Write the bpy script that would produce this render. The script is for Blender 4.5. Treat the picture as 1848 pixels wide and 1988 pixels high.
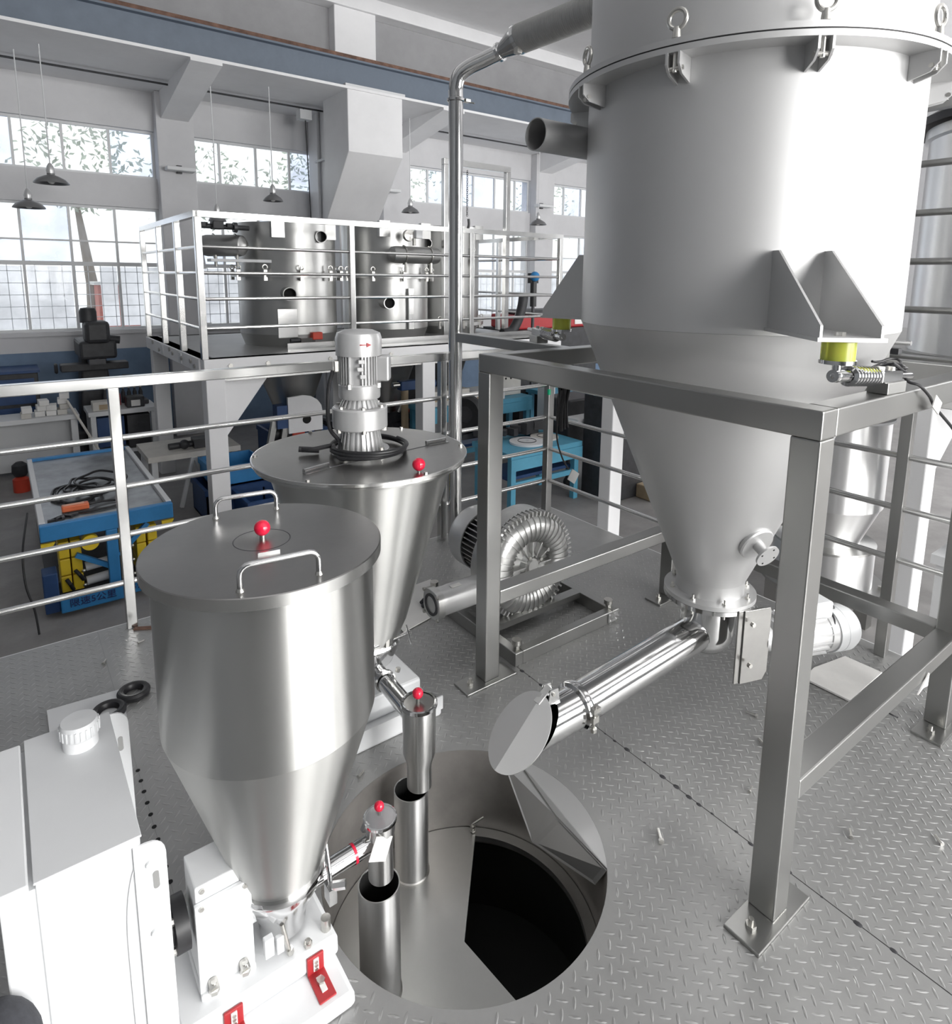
import bpy, bmesh, math, random
from mathutils import Vector, Matrix
random.seed(7)
PI = math.pi
scene = bpy.context.scene
COL = scene.collection
for o in list(bpy.data.objects):
    bpy.data.objects.remove(o, do_unlink=True)

# ---------------------------------------------------------------- camera
cam_data = bpy.data.cameras.new('camera')
cam = bpy.data.objects.new('camera', cam_data)
COL.objects.link(cam)
FPX, PPX, PPY = 1241.73, 936.96, 739.69
cam_data.sensor_fit = 'HORIZONTAL'
cam_data.sensor_width = 36.0
cam_data.lens = FPX / 1848 * 36.0
cam_data.shift_x = (924 - PPX) / 1848
cam_data.shift_y = (PPY - 994) / 1848
cam_data.clip_start = 0.02
cam_data.clip_end = 200
PITCH, ROLL, YAW = 0.16145, 0.0111, -0.648205
cam.location = (0, 0, 1.55)
cam.rotation_euler = (Matrix.Rotation(YAW, 3, 'Z') @ Matrix.Rotation(PI / 2 - PITCH, 3, 'X')
                      @ Matrix.Rotation(ROLL, 3, 'Z')).to_euler()
scene.camera = cam

# ---------------------------------------------------------------- world, lights, exposure
world = bpy.data.worlds.new('world')
scene.world = world
world.use_nodes = True
bgn = world.node_tree.nodes['Background']
bgn.inputs[0].default_value = (0.965, 0.98, 1.0, 1)
bgn.inputs[1].default_value = 1.25

def area_light(name, loc, rot, sx, sy, energy, color=(1, 1, 1)):
    d = bpy.data.lights.new(name, 'AREA')
    d.shape = 'RECTANGLE'; d.size = sx; d.size_y = sy; d.energy = energy; d.color = color
    o = bpy.data.objects.new(name, d); COL.objects.link(o)
    o.location = loc; o.rotation_euler = rot
    return o
# daylight entering by the tall windows of the wall behind the camera
for i, (x, w, e) in enumerate(((1.75, 2.6, 400), (4.9, 2.2, 335), (8.3, 2.6, 280))):
    area_light('daylight_window', (x, -5.35, 2.3), (PI / 2, 0, 0), w, 3.3, e, (1, .99, .975))
# sky light by the windows of the far wall (portals only guide the sky's light, they emit nothing)
for i, (x, w) in enumerate(((0.4, 2.7), (3.55, 2.7), (6.73, 2.7), (9.86, 2.7))):
    for z, h in ((1.6, 1.5), (3.02, .6)):
        po = area_light('window_portal', (x, 9.6, z), (-PI / 2, 0, 0), w, h, 1)
        po.data.cycles.is_portal = True
# daylight from the open end of the hall
area_light('daylight_end_window', (13.7, .6, 2.2), (PI / 2, 0, PI / 2), 6.0, 2.6, 160, (1, 1, 1))

vs = scene.view_settings
vs.view_transform = 'Standard'; vs.look = 'None'; vs.gamma = 1.0; vs.use_curve_mapping = False
vs.exposure = 0.52
scene.cycles.max_bounces = 8; scene.cycles.diffuse_bounces = 4; scene.cycles.glossy_bounces = 4; scene.cycles.transmission_bounces = 4

# ---------------------------------------------------------------- mesh helpers
class MB:
    """collects shapes in world coordinates; build() links them as ONE mesh object"""
    def __init__(s):
        s.v = []; s.f = []
    def add(s, vs_, fs_):
        n = len(s.v)
        s.v += [tuple(v) for v in vs_]
        s.f += [tuple(i + n for i in f) for f in fs_]
        return s
    def box(s, x0, x1, y0, y1, z0, z1):
        return s.add([(x0, y0, z0), (x1, y0, z0), (x1, y1, z0), (x0, y1, z0), (x0, y0, z1), (x1, y0, z1), (x1, y1, z1), (x0, y1, z1)],
                     [(0, 3, 2, 1), (4, 5, 6, 7), (0, 1, 5, 4), (1, 2, 6, 5), (2, 3, 7, 6), (3, 0, 4, 7)])
    def obox(s, c, size, rot=None):
        R = rot or Matrix.Identity(3)
        c = Vector(c); h = Vector(size) / 2
        b = MB().box(-h.x, h.x, -h.y, h.y, -h.z, h.z)
        return s.add([c + R @ Vector(v) for v in b.v], b.f)
    def bar(s, p0, p1, w, h, up=(0, 0, 1)):
        p0 = Vector(p0); p1 = Vector(p1); d = (p1 - p0); L = d.length; d.normalize()
        u = Vector(up)
        if abs(d.dot(u)) > .98: u = Vector((1, 0, 0))
        r = d.cross(u).normalized(); u = r.cross(d)
        R = Matrix((d, r, u)).transposed()
        return s.obox((p0 + p1) / 2, (L, w, h), R)
    def cyl(s, p0, p1, r0, r1=None, n=24, cap=True):
        if r1 is None: r1 = r0
        p0 = Vector(p0); p1 = Vector(p1); d = (p1 - p0).normalized()
        a = d.orthogonal().normalized(); b = d.cross(a)
        vs_ = []
        for p, r in ((p0, r0), (p1, r1)):
            for i in range(n):
                t = 2 * PI * i / n
                vs_.append(p + a * (r * math.cos(t)) + b * (r * math.sin(t)))
        fs_ = [(i, (i + 1) % n, n + (i + 1) % n, n + i) for i in range(n)]
        if cap: fs_ += [tuple(range(n - 1, -1, -1)), tuple(range(n, 2 * n))]
        return s.add(vs_, fs_)
    def lathe(s, c, prof, n=64, axis=(0, 0, 1), closed=False, a0=0, a1=2 * PI):
        """prof: list of (r, h) along axis from point c"""
        c = Vector(c); d = Vector(axis).normalized()
        if abs(d.z) > .999: a = Vector((1, 0, 0)); b = Vector((0, 1, 0)) * (1 if d.z > 0 else -1)
        else: a = d.orthogonal().normalized(); b = d.cross(a)
        full = abs(a1 - a0 - 2 * PI) < 1e-6
        m = n if full else n + 1
        vs_ = []
        for r, h in prof:
            for i in range(m):
                t = a0 + (a1 - a0) * i / n
                vs_.append(c + d * h + a * (r * math.cos(t)) + b * (r * math.sin(t)))
        fs_ = []
        K = len(prof)
        for k in range(K if closed else K - 1):
            k2 = (k + 1) % K
            for i in range(n):
                j = (i + 1) % m
                fs_.append((k * m + i, k * m + j, k2 * m + j, k2 * m + i))
        return s.add(vs_, fs_)
    def disc(s, c, r, axis=(0, 0, 1), n=48):
        d = Vector(axis).normalized(); c = Vector(c)
        a = d.orthogonal().normalized(); b = d.cross(a)
        return s.add([c + a * (r * math.cos(2 * PI * i / n)) + b * (r * math.sin(2 * PI * i / n)) for i in range(n)], [tuple(range(n))])
    def tube(s, pts, r, n=10, closed=False, cap=True):
        P = [Vector(p) for p in pts]; K = len(P)
        vs_ = []; prev = None
        for k in range(K):
            if closed: t = (P[(k + 1) % K] - P[k - 1])
            else: t = P[min(k + 1, K - 1)] - P[max(k - 1, 0)]
            t.normalize()
            if prev is None: a = t.orthogonal().normalized()
            else:
                a = prev - t * prev.dot(t)
                a = a.normalized() if a.length > 1e-6 else t.orthogonal().normalized()
            prev = a; b = t.cross(a)
            rr = r[k] if isinstance(r, (list, tuple)) else r
            for i in range(n):
                q = 2 * PI * i / n
                vs_.append(P[k] + a * (rr * math.cos(q)) + b * (rr * math.sin(q)))
        fs_ = []
        for k in range(K if closed else K - 1):
            k2 = (k + 1) % K
            for i in range(n):
                j = (i + 1) % n
                fs_.append((k * n + i, k * n + j, k2 * n + j, k2 * n + i))
        if cap and not closed: fs_ += [tuple(range(n - 1, -1, -1)), tuple(range((K - 1) * n, K * n))]
        return s.add(vs_, fs_)
    def prism(s, poly, ext):
        """poly: coplanar 3-D points, ext: extrusion vector"""
        e = Vector(ext); n = len(poly)
        P = [Vector(p) for p in poly]
        vs_ = P + [p + e for p in P]
        fs_ = [tuple(range(n - 1, -1, -1)), tuple(range(n, 2 * n))] + [(i, (i + 1) % n, n + (i + 1) % n, n + i) for i in range(n)]
        return s.add(vs_, fs_)
    def sphere(s, c, r, nu=20, nv=12, sc=(1, 1, 1)):
        c = Vector(c); vs_ = []; fs_ = []
        for j in range(1, nv):
            ph = PI * j / nv
            for i in range(nu):
                t = 2 * PI * i / nu
                vs_.append(c + Vector((sc[0] * r * math.sin(ph) * math.cos(t), sc[1] * r * math.sin(ph) * math.sin(t), sc[2] * r * math.cos(ph))))
        top = len(vs_); vs_.append(c + Vector((0, 0, sc[2] * r))); bot = len(vs_); vs_.append(c - Vector((0, 0, sc[2] * r)))
        for j in range(nv - 2):
            for i in range(nu):
                k = (i + 1) % nu
                fs_.append((j * nu + i, (j + 1) * nu + i, (j + 1) * nu + k, j * nu + k))
        for i in range(nu):
            k = (i + 1) % nu
            fs_.append((top, i, k)); fs_.append((bot, (nv - 2) * nu + k, (nv - 2) * nu + i))
        return s.add(vs_, fs_)
    def hexbolt(s, c, axis, r, h):
        c = Vector(c); d = Vector(axis).normalized()
        return s.cyl(c, c + d * h, r, r, 6)
    def build(s, name, mat, parent=None, origin=None, bevel=0, angle=35, kind=None, label=None):
        me = bpy.data.meshes.new(name)
        if origin is None: origin = wloc(parent) if parent else Vector((0, 0, 0))
        origin = Vector(origin)
        me.from_pydata([tuple(Vector(v) - origin) for v in s.v], [], s.f)
        bm = bmesh.new(); bm.from_mesh(me)
        bmesh.ops.recalc_face_normals(bm, faces=bm.faces)
        if bevel:
            ed = [e for e in bm.edges if len(e.link_faces) == 2 and e.calc_face_angle(0) > math.radians(50)]
            bmesh.ops.bevel(bm, geom=ed, offset=bevel, offset_type='OFFSET', segments=2, profile=.5, affect='EDGES', clamp_overlap=True)
        bm.to_mesh(me); bm.free()
        me.shade_smooth()
        me.set_sharp_from_angle(angle=math.radians(18 if bevel else angle))
        me.materials.append(mat)
        o = bpy.data.objects.new(name, me); COL.objects.link(o)
        if parent:
            o.parent = parent; o.location = origin - wloc(parent)
        else: o.location = origin
        WL[o.name] = origin
        if kind: o['kind'] = kind
        if label: o['label'] = label
        return o
WL = {}
def wloc(o): return WL[o.name].copy()
def tag(o, label=None, cat=None, group=None, kind=None):
    if label: o['label'] = label
    if cat: o['category'] = cat
    if group: o['group'] = group
    if kind: o['kind'] = kind
    return o
def thing(name, label, cat, loc=(0, 0, 0), group=None):
    o = bpy.data.objects.new(name, None); COL.objects.link(o)
    o.location = loc; o.empty_display_size = .05
    WL[o.name] = Vector(loc)
    return tag(o, label, cat, group)
def copy_part(o, loc=None, rot=None):
    """a further copy of a part, under the same parent"""
    c = o.copy(); COL.objects.link(c)
    if loc is not None: c.location = loc
    if rot is not None: c.rotation_euler = rot
    WL[c.name] = WL[o.name]
    return c
def copy_tree(o, parent=None):
    c = o.copy(); COL.objects.link(c)
    if parent: c.parent = parent
    WL[c.name] = WL[o.name]
    for ch in list(o.children): copy_tree(ch, c)
    return c
def smooth_path(P, n=8, closed=False):
    P = [Vector(p) for p in P]; K = len(P); out = []
    rng = K if closed else K - 1
    for k in range(rng):
        p0 = P[k - 1] if (closed or k > 0) else P[k]; p1 = P[k]; p2 = P[(k + 1) % K]
        p3 = P[(k + 2) % K] if (closed or k + 2 < K) else p2
        for i in range(n):
            t = i / n
            out.append(.5 * ((2 * p1) + (p2 - p0) * t + (2 * p0 - 5 * p1 + 4 * p2 - p3) * t * t + (3 * p1 - p0 - 3 * p2 + p3) * t ** 3))
    if not closed: out.append(P[-1])
    return out

# ---------------------------------------------------------------- materials
MATS = {}
def mat(name, col, rough=.5, metal=0.0, var=.06, scale=12.0, stretch=(1, 1, 1), bump=0.0, bscale=None, aniso=0.0,
        arot=0.0, rvar=.0, spec=.5, dirt=0.0, alpha=1.0, coat=0.0):
    if name in MATS: return MATS[name]
    m = bpy.data.materials.new(name); m.use_nodes = True
    nt = m.node_tree; N = nt.nodes; L = nt.links
    p = N['Principled BSDF']
    tc = N.new('ShaderNodeTexCoord'); mp = N.new('ShaderNodeMapping')
    mp.inputs['Scale'].default_value = stretch
    L.new(tc.outputs['Object'], mp.inputs['Vector'])
    nz = N.new('ShaderNodeTexNoise'); nz.inputs['Scale'].default_value = scale; nz.inputs['Detail'].default_value = 5
    nz.inputs['Roughness'].default_value = .6
    L.new(mp.outputs['Vector'], nz.inputs['Vector'])
    cr = N.new('ShaderNodeValToRGB')
    c = col if len(col) == 3 else col[:3]
    lo = [max(0, x * (1 - var)) for x in c]; hi = [min(1, x * (1 + var)) for x in c]
    cr.color_ramp.elements[0].position = .3; cr.color_ramp.elements[0].color = (*lo, 1)
    cr.color_ramp.elements[1].position = .7; cr.color_ramp.elements[1].color = (*hi, 1)
    L.new(nz.outputs['Fac'], cr.inputs['Fac'])
    colout = cr.outputs['Color']
    if dirt:
        n2 = N.new('ShaderNodeTexNoise'); n2.inputs['Scale'].default_value = 3.1; n2.inputs['Detail'].default_value = 8
        n2.inputs['Roughness'].default_value = .7
        L.new(tc.outputs['Object'], n2.inputs['Vector'])
        r2 = N.new('ShaderNodeValToRGB')
        r2.color_ramp.elements[0].position = .42; r2.color_ramp.elements[0].color = (1, 1, 1, 1)
        r2.color_ramp.elements[1].position = .75; r2.color_ramp.elements[1].color = (1 - dirt, 1 - dirt, 1 - dirt, 1)
        L.new(n2.outputs['Fac'], r2.inputs['Fac'])
        mx = N.new('ShaderNodeMix'); mx.data_type = 'RGBA'; mx.blend_type = 'MULTIPLY'; mx.inputs['Factor'].default_value = 1
        L.new(colout, mx.inputs['A']); L.new(r2.outputs['Color'], mx.inputs['B'])
        colout = mx.outputs['Result']
    L.new(colout, p.inputs['Base Color'])
    p.inputs['Metallic'].default_value = metal
    p.inputs['Roughness'].default_value = rough
    p.inputs['Specular IOR Level'].default_value = spec
    if coat: p.inputs['Coat Weight'].default_value = coat; p.inputs['Coat Roughness'].default_value = .1
    if rvar:
        mr = N.new('ShaderNodeMapRange')
        mr.inputs['To Min'].default_value = max(.02, rough - rvar); mr.inputs['To Max'].default_value = rough + rvar
        L.new(nz.outputs['Fac'], mr.inputs['Value']); L.new(mr.outputs['Result'], p.inputs['Roughness'])
    if bump:
        bz = N.new('ShaderNodeTexNoise'); bz.inputs['Scale'].default_value = bscale or scale * 4; bz.inputs['Detail'].default_value = 4
        L.new(mp.outputs['Vector'], bz.inputs['Vector'])
        bp = N.new('ShaderNodeBump'); bp.inputs['Strength'].default_value = bump; bp.inputs['Distance'].default_value = .01
        L.new(bz.outputs['Fac'], bp.inputs['Height']); L.new(bp.outputs['Normal'], p.inputs['Normal'])
    if aniso:
        tg = N.new('ShaderNodeTangent'); tg.direction_type = 'RADIAL'; tg.axis = 'Z'
        p.inputs['Anisotropic'].default_value = aniso; p.inputs['Anisotropic Rotation'].default_value = arot
        L.new(tg.outputs['Tangent'], p.inputs['Tangent'])
    if alpha < 1: p.inputs['Alpha'].default_value = alpha
    MATS[name] = m
    return m
# metals
M_steel = mat('brushed_stainless', (.62, .62, .615), .40, 1, .02, 3, (1, 1, 1), .0, aniso=.95, arot=.25, rvar=.02)
M_hopper = mat('hopper_stainless', (.58, .58, .565), .36, 1, .015, 3, (1, 1, 1), .0, aniso=.97, arot=.25, rvar=.02)
M_lid = mat('lid_stainless', (.37, .365, .355), .30, 1, .06, 5, (1, 1, 1), .03, 40, rvar=.05, dirt=.12)
M_silo = mat('blasted_stainless', (.60, .60, .60), .5, .8, .02, 3, rvar=.02)
M_chrome = mat('polished_stainless', (.72, .72, .72), .12, 1, .02, 4, rvar=.03)
M_beam = mat('square_tube_stainless', (.40, .40, .39), .34, 1, .05, 2.5, (1, 1, 1), rvar=.06)
M_rail = mat('rail_stainless', (.74, .74, .73), .2, 1, .04, 6, rvar=.04)
M_alu = mat('cast_aluminium_paint', (.66, .66, .66), .34, .55, .03, 20, rvar=.04)
M_alu2 = mat('raw_cast_aluminium', (.62, .62, .61), .33, .9, .06, 25, bump=.05)
M_bolt = mat('zinc_bolt', (.62, .61, .58), .3, 1, .1, 60)
M_darkmetal = mat('dark_steel', (.07, .07, .075), .45, .6, .15, 15)
M_plate = mat('checker_plate', (.40, .40, .395), .44, .65, .06, 6, dirt=.14, rvar=.05)
M_plate2 = mat('worn_tread', (.42, .42, .415), .34, .75, .06, 8)
M_tankwall = mat('tank_wall_steel', (.42, .40, .38), .5, .85, .1, 7, dirt=.2)
# paints
M_white = mat('white_powder_coat', (.80, .81, .82), .38, 0, .015, 8)
M_white2 = mat('white_structural_paint', (.82, .82, .83), .42, 0, .02, 4, dirt=.04)
M_greywhite = mat('grey_white_paint', (.70, .71, .72), .45, 0, .02, 6)
M_wall = mat('wall_paint', (.66, .66, .675), .85, 0, .03, 2.5, dirt=.06)
M_ceil = mat('ceiling_paint', (.86, .86, .87), .9, 0, .03, 1.5, dirt=.05)
M_wallshade = mat('shaded_wall_grey', (.34, .34, .35), .9, 0, .06, 2, dirt=.1)  # darker grey that puts the upper wall's shade into its colour
M_cup = mat('cup_stainless', (.70, .70, .69), .30, 1, .02, 4, aniso=.97, arot=.25)
M_hallgrey = mat('unseen_hall_dark', (.22, .23, .24), .8, 0, .06, 2, dirt=.1)  # dark tone given to unseen walls to dim the reflections in the steel
M_skirt = mat('lid_skirt_stainless', (.55, .55, .54), .24, 1, .03, 4)
M_tank = mat('bright_tank_stainless', (.86, .86, .86), .36, 1, .02, 3, aniso=.95, arot=.25)
M_wain = mat('blue_wainscot_paint', (.16, .24, .36), .6, 0, .1, 3, dirt=.2)
M_concrete = mat('ground_concrete', (.30, .29, .285), .6, 0, .12, 2.5, dirt=.25)
M_crane = mat('blue_grey_beam_paint', (.16, .195, .245), .5, 0, .08, 3, dirt=.15)
M_rust = mat('rusted_rail', (.16, .09, .065), .8, 0, .4, 14)
M_red = mat('red_plastic', (.72, .012, .05), .18, 0, .02, 5, coat=.4)
M_redplate = mat('red_painted_plate', (.42, .03, .035), .4, 0, .04, 9)
M_black = mat('black_rubber', (.018, .018, .02), .42, 0, .2, 30)
M_blackhole = mat('hole_dark', (.006, .006, .006), .8, 0, .1, 5)  # flat black standing in for the darkness inside holes and bores
M_dark = mat('dark_machine_paint', (.035, .036, .04), .5, 0, .3, 12, dirt=.2)
M_blue = mat('blue_cart_paint', (.035, .23, .52), .45, 0, .06, 8, dirt=.2)
M_blue2 = mat('dark_blue_paint', (.02, .06, .17), .5, 0, .1, 8)
M_navy = mat('navy_letter_paint', (.02, .03, .12), .6, 0, .1, 8)
M_cyan = mat('light_blue_bench_paint', (.10, .36, .52), .5, 0, .08, 6, dirt=.15)
M_yellow = mat('yellow_paint', (.78, .56, .03), .45, 0, .06, 9, dirt=.12)
M_orange = mat('orange_plastic', (.85, .20, .08), .4, 0, .05, 9)
M_actuator = mat('red_orange_casting', (.62, .06, .03), .4, 0, .06, 9)
M_cartdeck = mat('worn_cart_deck', (.28, .29, .30), .32, .6, .3, 5, dirt=.4)
M_paper = mat('white_paper', (.80, .79, .77), .7, 0, .04, 9)
M_card = mat('cardboard', (.42, .33, .22), .8, 0, .1, 9)
M_cartonwhite = mat('pale_carton', (.62, .60, .56), .8, 0, .06, 9)
M_lamp = mat('enamel_lamp', (.20, .20, .205), .35, .2, .05, 9)
M_green = mat('green_plastic', (.01, .45, .22), .3, 0, .05, 9)
M_timber = mat('pale_board', (.74, .73, .71), .6, 0, .06, 5, dirt=.15)
M_fabric = mat('charcoal_cloth', (.045, .047, .055), .85, 0, .2, 60, bump=.1)
M_hose = mat('grey_spiral_hose', (.42, .42, .41), .5, .3, .05, 30)
M_rubberpad = mat('urethane_pad_edge', (.60, .60, .58), .4, 0, .05, 10)
M_leaf = mat('foliage_green', (.40, .45, .37), .8, 0, .3, 9)
M_bark = mat('tree_bark', (.20, .17, .14), .9, 0, .2, 9)
M_yard = mat('yard_paving', (.55, .55, .54), .9, 0, .1, 3)
M_brick = mat('red_yard_item', (.45, .13, .10), .8, 0, .2, 9)

def glassy(name, col, trans=1.0, rough=.05, mix=.1, alpha_col=None):
    """thin sheet: mostly see-through, with a gloss"""
    m = bpy.data.materials.new(name); m.use_nodes = True
    nt = m.node_tree; N = nt.nodes; L = nt.links
    for n in list(N): N.remove(n)
    out = N.new('ShaderNodeOutputMaterial'); mx = N.new('ShaderNodeMixShader')
    tr = N.new('ShaderNodeBsdfTransparent'); tr.inputs['Color'].default_value = (*col, 1)
    gl = N.new('ShaderNodeBsdfPrincipled'); gl.inputs['Base Color'].default_value = (*(alpha_col or (.85, .87, .9)), 1)
    gl.inputs['Roughness'].default_value = rough
    nz = N.new('ShaderNodeTexNoise'); nz.inputs['Scale'].default_value = 2.2; nz.inputs['Detail'].default_value = 3
    tc = N.new('ShaderNodeTexCoord'); L.new(tc.outputs['Object'], nz.inputs['Vector'])
    mr = N.new('ShaderNodeMapRange'); mr.inputs['From Min'].default_value = .35; mr.inputs['From Max'].default_value = .65
    mr.inputs['To Min'].default_value = max(0, mix - .12); mr.inputs['To Max'].default_value = min(1, mix + .12)
    L.new(nz.outputs['Fac'], mr.inputs['Value']); L.new(mr.outputs['Result'], mx.inputs['Fac'])
    L.new(tr.outputs[0], mx.inputs[1]); L.new(gl.outputs[0], mx.inputs[2]); L.new(mx.outputs[0], out.inputs['Surface'])
    return m
M_glass = glassy('window_glass', (.95, .97, .98), mix=.14)
M_frost = glassy('dusty_window_glass', (.86, .90, .97), mix=.2, rough=.3)
M_clear = glassy('clear_cup_plastic', (.93, .93, .93), mix=.25, rough=.08)
def translucent(name, col):
    m = bpy.data.materials.new(name); m.use_nodes = True
    nt = m.node_tree; N = nt.nodes; L = nt.links
    p = N['Principled BSDF']; p.inputs['Base Color'].default_value = (*col, 1); p.inputs['Roughness'].default_value = .8
    t = N.new('ShaderNodeBsdfTranslucent'); t.inputs['Color'].default_value = (*col, 1)
    nz = N.new('ShaderNodeTexNoise'); nz.inputs['Scale'].default_value = 6
    tc = N.new('ShaderNodeTexCoord'); L.new(tc.outputs['Object'], nz.inputs['Vector'])
    rp = N.new('ShaderNodeValToRGB'); rp.color_ramp.elements[0].color = (*[c * .94 for c in col], 1); rp.color_ramp.elements[1].color = (*col, 1)
    L.new(nz.outputs['Fac'], rp.inputs['Fac']); L.new(rp.outputs['Color'], t.inputs['Color'])
    mx = N.new('ShaderNodeMixShader'); mx.inputs['Fac'].default_value = .9
    L.new(p.outputs[0], mx.inputs[1]); L.new(t.outputs[0], mx.inputs[2])
    L.new(mx.outputs[0], N['Material Output'].inputs['Surface'])
    return m
M_curtain = translucent('white_translucent_film', (.985, .985, 1.0))
def urethane():
    m = mat('yellow_urethane', (.62, .66, .10), .25, 0, .05, 9)
    p = m.node_tree.nodes['Principled BSDF']
    p.inputs['Transmission Weight'].default_value = .35
    p.inputs['Subsurface Weight'].default_value = .2
    return m
M_ureth = urethane()
# ================================================================ SETTING
GZ = -0.6                                            # ground level of the hall
def struct(name, mb, m, parent=None, **k):
    o = mb.build(name, m, parent, **k)
    if not parent: o['kind'] = 'structure'
    return o
tag(struct('floor', MB().box(-4, 14, -5.6, 9.5, GZ - .1, GZ), M_concrete), 'grey concrete ground floor of the workshop hall')
tag(struct('yard', MB().box(-30, 45, 9.5, 40, GZ - .25, GZ - .15), M_yard), 'pale paved yard outside the far windows')

# ---- far wall with window openings
WY = 9.25
BAYS = [(-.95, 1.77), (2.21, 4.92), (5.40, 8.07), (8.52, 11.2)]
def wall_with_openings(x0, x1, z0, z1, y0, y1, rows, bays, horizontal=True):
    mb = MB(); zs = [z0]
    for a, b in rows: zs += [a, b]
    zs.append(z1)
    for k in range(0, len(zs), 2): mb.box(x0, x1, y0, y1, zs[k], zs[k + 1])
    for a, b in rows:
        xs = [x0]
        for l, r in bays: xs += [l, r]
        xs.append(x1)
        for k in range(0, len(xs), 2): mb.box(xs[k], xs[k + 1], y0, y1, a, b)
    return mb
tag(struct('wall_far', wall_with_openings(-4, 14, GZ, 3.9, WY, WY + .25, [(.84, 2.36), (2.73, 3.31)], BAYS), M_wall), 'white painted far wall with two rows of windows')
struct('trim_1', MB().box(-4, 3.78, WY - .012, WY, GZ, .6).box(4.40, 14, WY - .012, WY, GZ, .6), M_wain)
tag(bpy.data.objects['trim_1'], 'blue painted lower band of the far wall')
struct('trim_2', MB().box(-4, 3.78, WY - .03, WY, .79, .84).box(4.40, 14, WY - .03, WY, .79, .84), M_wall)
for i, (x0, x1) in enumerate(((1.77, 2.21), (4.92, 5.40), (8.07, 8.52))):
    struct('wall_pillar', MB().box(x0, x1, WY - .16, WY, GZ, 3.77), M_wall, bevel=.01)
# windows: frame, mullions, panes
wn = 0
def window(n, x0, x1, z0, z1, xs, zs, panes, fr=.03):
    y = WY + .08
    w = thing('window_%d' % n, None, None, (x0, y, z0)); w['kind'] = 'structure'
    f = MB()
    f.box(x0, x1, y - .02, y + .03, z0, z0 + fr).box(x0, x1, y - .02, y + .03, z1 - fr, z1)
    f.box(x0, x0 + fr, y - .02, y + .03, z0 + fr, z1 - fr).box(x1 - fr, x1, y - .02, y + .03, z0 + fr, z1 - fr)
    f.build('window_frame', M_greywhite, w)
    for x in xs: MB().box(x - .014, x + .014, y - .015, y + .025, z0 + fr, z1 - fr).build('mullion', M_greywhite, w)
    for z, t in zs: MB().box(x0 + fr, x1 - fr, y - .018, y + .028, z - t / 2, z + t / 2).build('transom', M_greywhite, w)
    X = [x0 + fr] + [x for x in xs] + [x1 - fr]; Z = [z0 + fr] + [z for z, t in zs] + [z1 - fr]
    for j in range(len(Z) - 1):
        for i in range(len(X) - 1):
            MB().box(X[i], X[i + 1], y + .003, y + .008, Z[j], Z[j + 1]).build('pane', panes(i, j), w)
    return w
rp = random.Random(3)
def pane_mat(i, j): return M_frost if rp.random() < .45 else M_glass
def pane_low(i, j):
    if j == 0: return M_glass
    return pane_mat(i, j)
for b, (x0, x1) in enumerate(BAYS):
    xs = []
    if b == 0: xs = [-.68, -.19, .297, .785, 1.272]
    elif b == 1: xs = [2.567, 3.055, 3.53, 4.01, 4.49]
    else:
        k = 1
        while x0 + .47 * k < x1 - .2: xs.append(x0 + .47 * k); k += 1
    wn += 1; tag(window(wn, x0, x1, 2.73, 3.31, xs, [], pane_mat), ['upper row window left of the first wall pillar', 'upper row window behind the column bracket', 'upper row window right of the concrete column', 'upper row window nearest the big silo'][b])
    wn += 1; lw = tag(window(wn, x0, x1, .84, 2.36, xs, [(1.655, .05), (1.93, .02)], pane_low), ['tall lower window above the blue wall band at the left', 'tall lower window behind the upper platform corner', 'tall lower window behind the stainless collectors', 'tall lower window nearest the big silo'][b])
    gr_ = MB()
    k = 1
    while x0 + .135 * k < x1:
        gr_.box(x0 + .135 * k - .004, x0 + .135 * k + .004, WY + .105, WY + .113, .87, 1.63); k += 1
    for z in (1.0, 1.14, 1.28, 1.42, 1.56): gr_.box(x0 + .02, x1 - .02, WY + .105, WY + .113, z - .004, z + .004)
    gr_.build('window_grille', M_white2, lw)
    # white film hung behind the lower panes, open in the first bay where the yard is seen
    X = [x0] + xs + [x1]
    for i in range(len(X) - 1):
        if b == 0 and i == 4: 
            MB().box(X[i] + .28, X[i + 1] - .02, WY + .12, WY + .125, .88, 1.62).build('film', M_curtain, lw); continue
        MB().box(X[i] + .02, X[i + 1] - .02, WY + .12, WY + .125, .88, 1.62).build('film', M_curtain, lw)

# ---- low aisle slab with beams, column row, upper wall, hall ceiling
tag(struct('ceiling_aisle', MB().box(-4, 14, 7.50, WY + .25, 3.77, 3.80), M_ceil), 'low white ceiling of the side aisle along the far windows')
for x0, x1 in ((1.78, 2.2), (4.93, 5.37), (8.08, 8.5)):
    struct('aisle_beam', MB().prism([(x0 + .05, WY, 3.77), (x0 + .05, WY, 3.42), (x0 + .05, 7.5, 3.74), (x0 + .05, 7.5, 3.77)], (x1 - x0 - .1, 0, 0)), M_ceil)
tag(struct('wall_upper', MB().box(-4, 14, 8.42, 8.55, 3.8, 5.1), M_wallshade), 'upper wall above the side aisle roof')
tag(struct('ceiling', MB().box(-4, 14, -5.6, 8.6, 5.16, 5.3), M_ceil), 'white hall ceiling slab')
struct('trim_3', MB().box(-4, 14, 8.2, 8.42, 4.98, 5.16), M_white2, bevel=.01)
tag(bpy.data.objects['trim_3'], 'white ledge beam where upper wall meets ceiling')
for y in (5.2, 1.2, -2.6): struct('ceiling_beam', MB().box(-4, 14, y, y + .3, 4.76, 5.16), M_ceil)
col = thing('concrete_column', 'white concrete column with a crane bracket and two conduits', 'column', (4.09, 8.7, GZ))
MB().box(3.79, 4.385, 8.25, 9.24, GZ, 5.16).build('shaft', M_white2, col, bevel=.012)
MB().prism([(3.60, 8.25, 3.80), (3.60, 7.52, 3.80), (3.60, 7.52, 3.05), (3.60, 8.25, 2.25)], (.76, 0, 0)).build('bracket', M_white2, col, bevel=.01)
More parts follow.
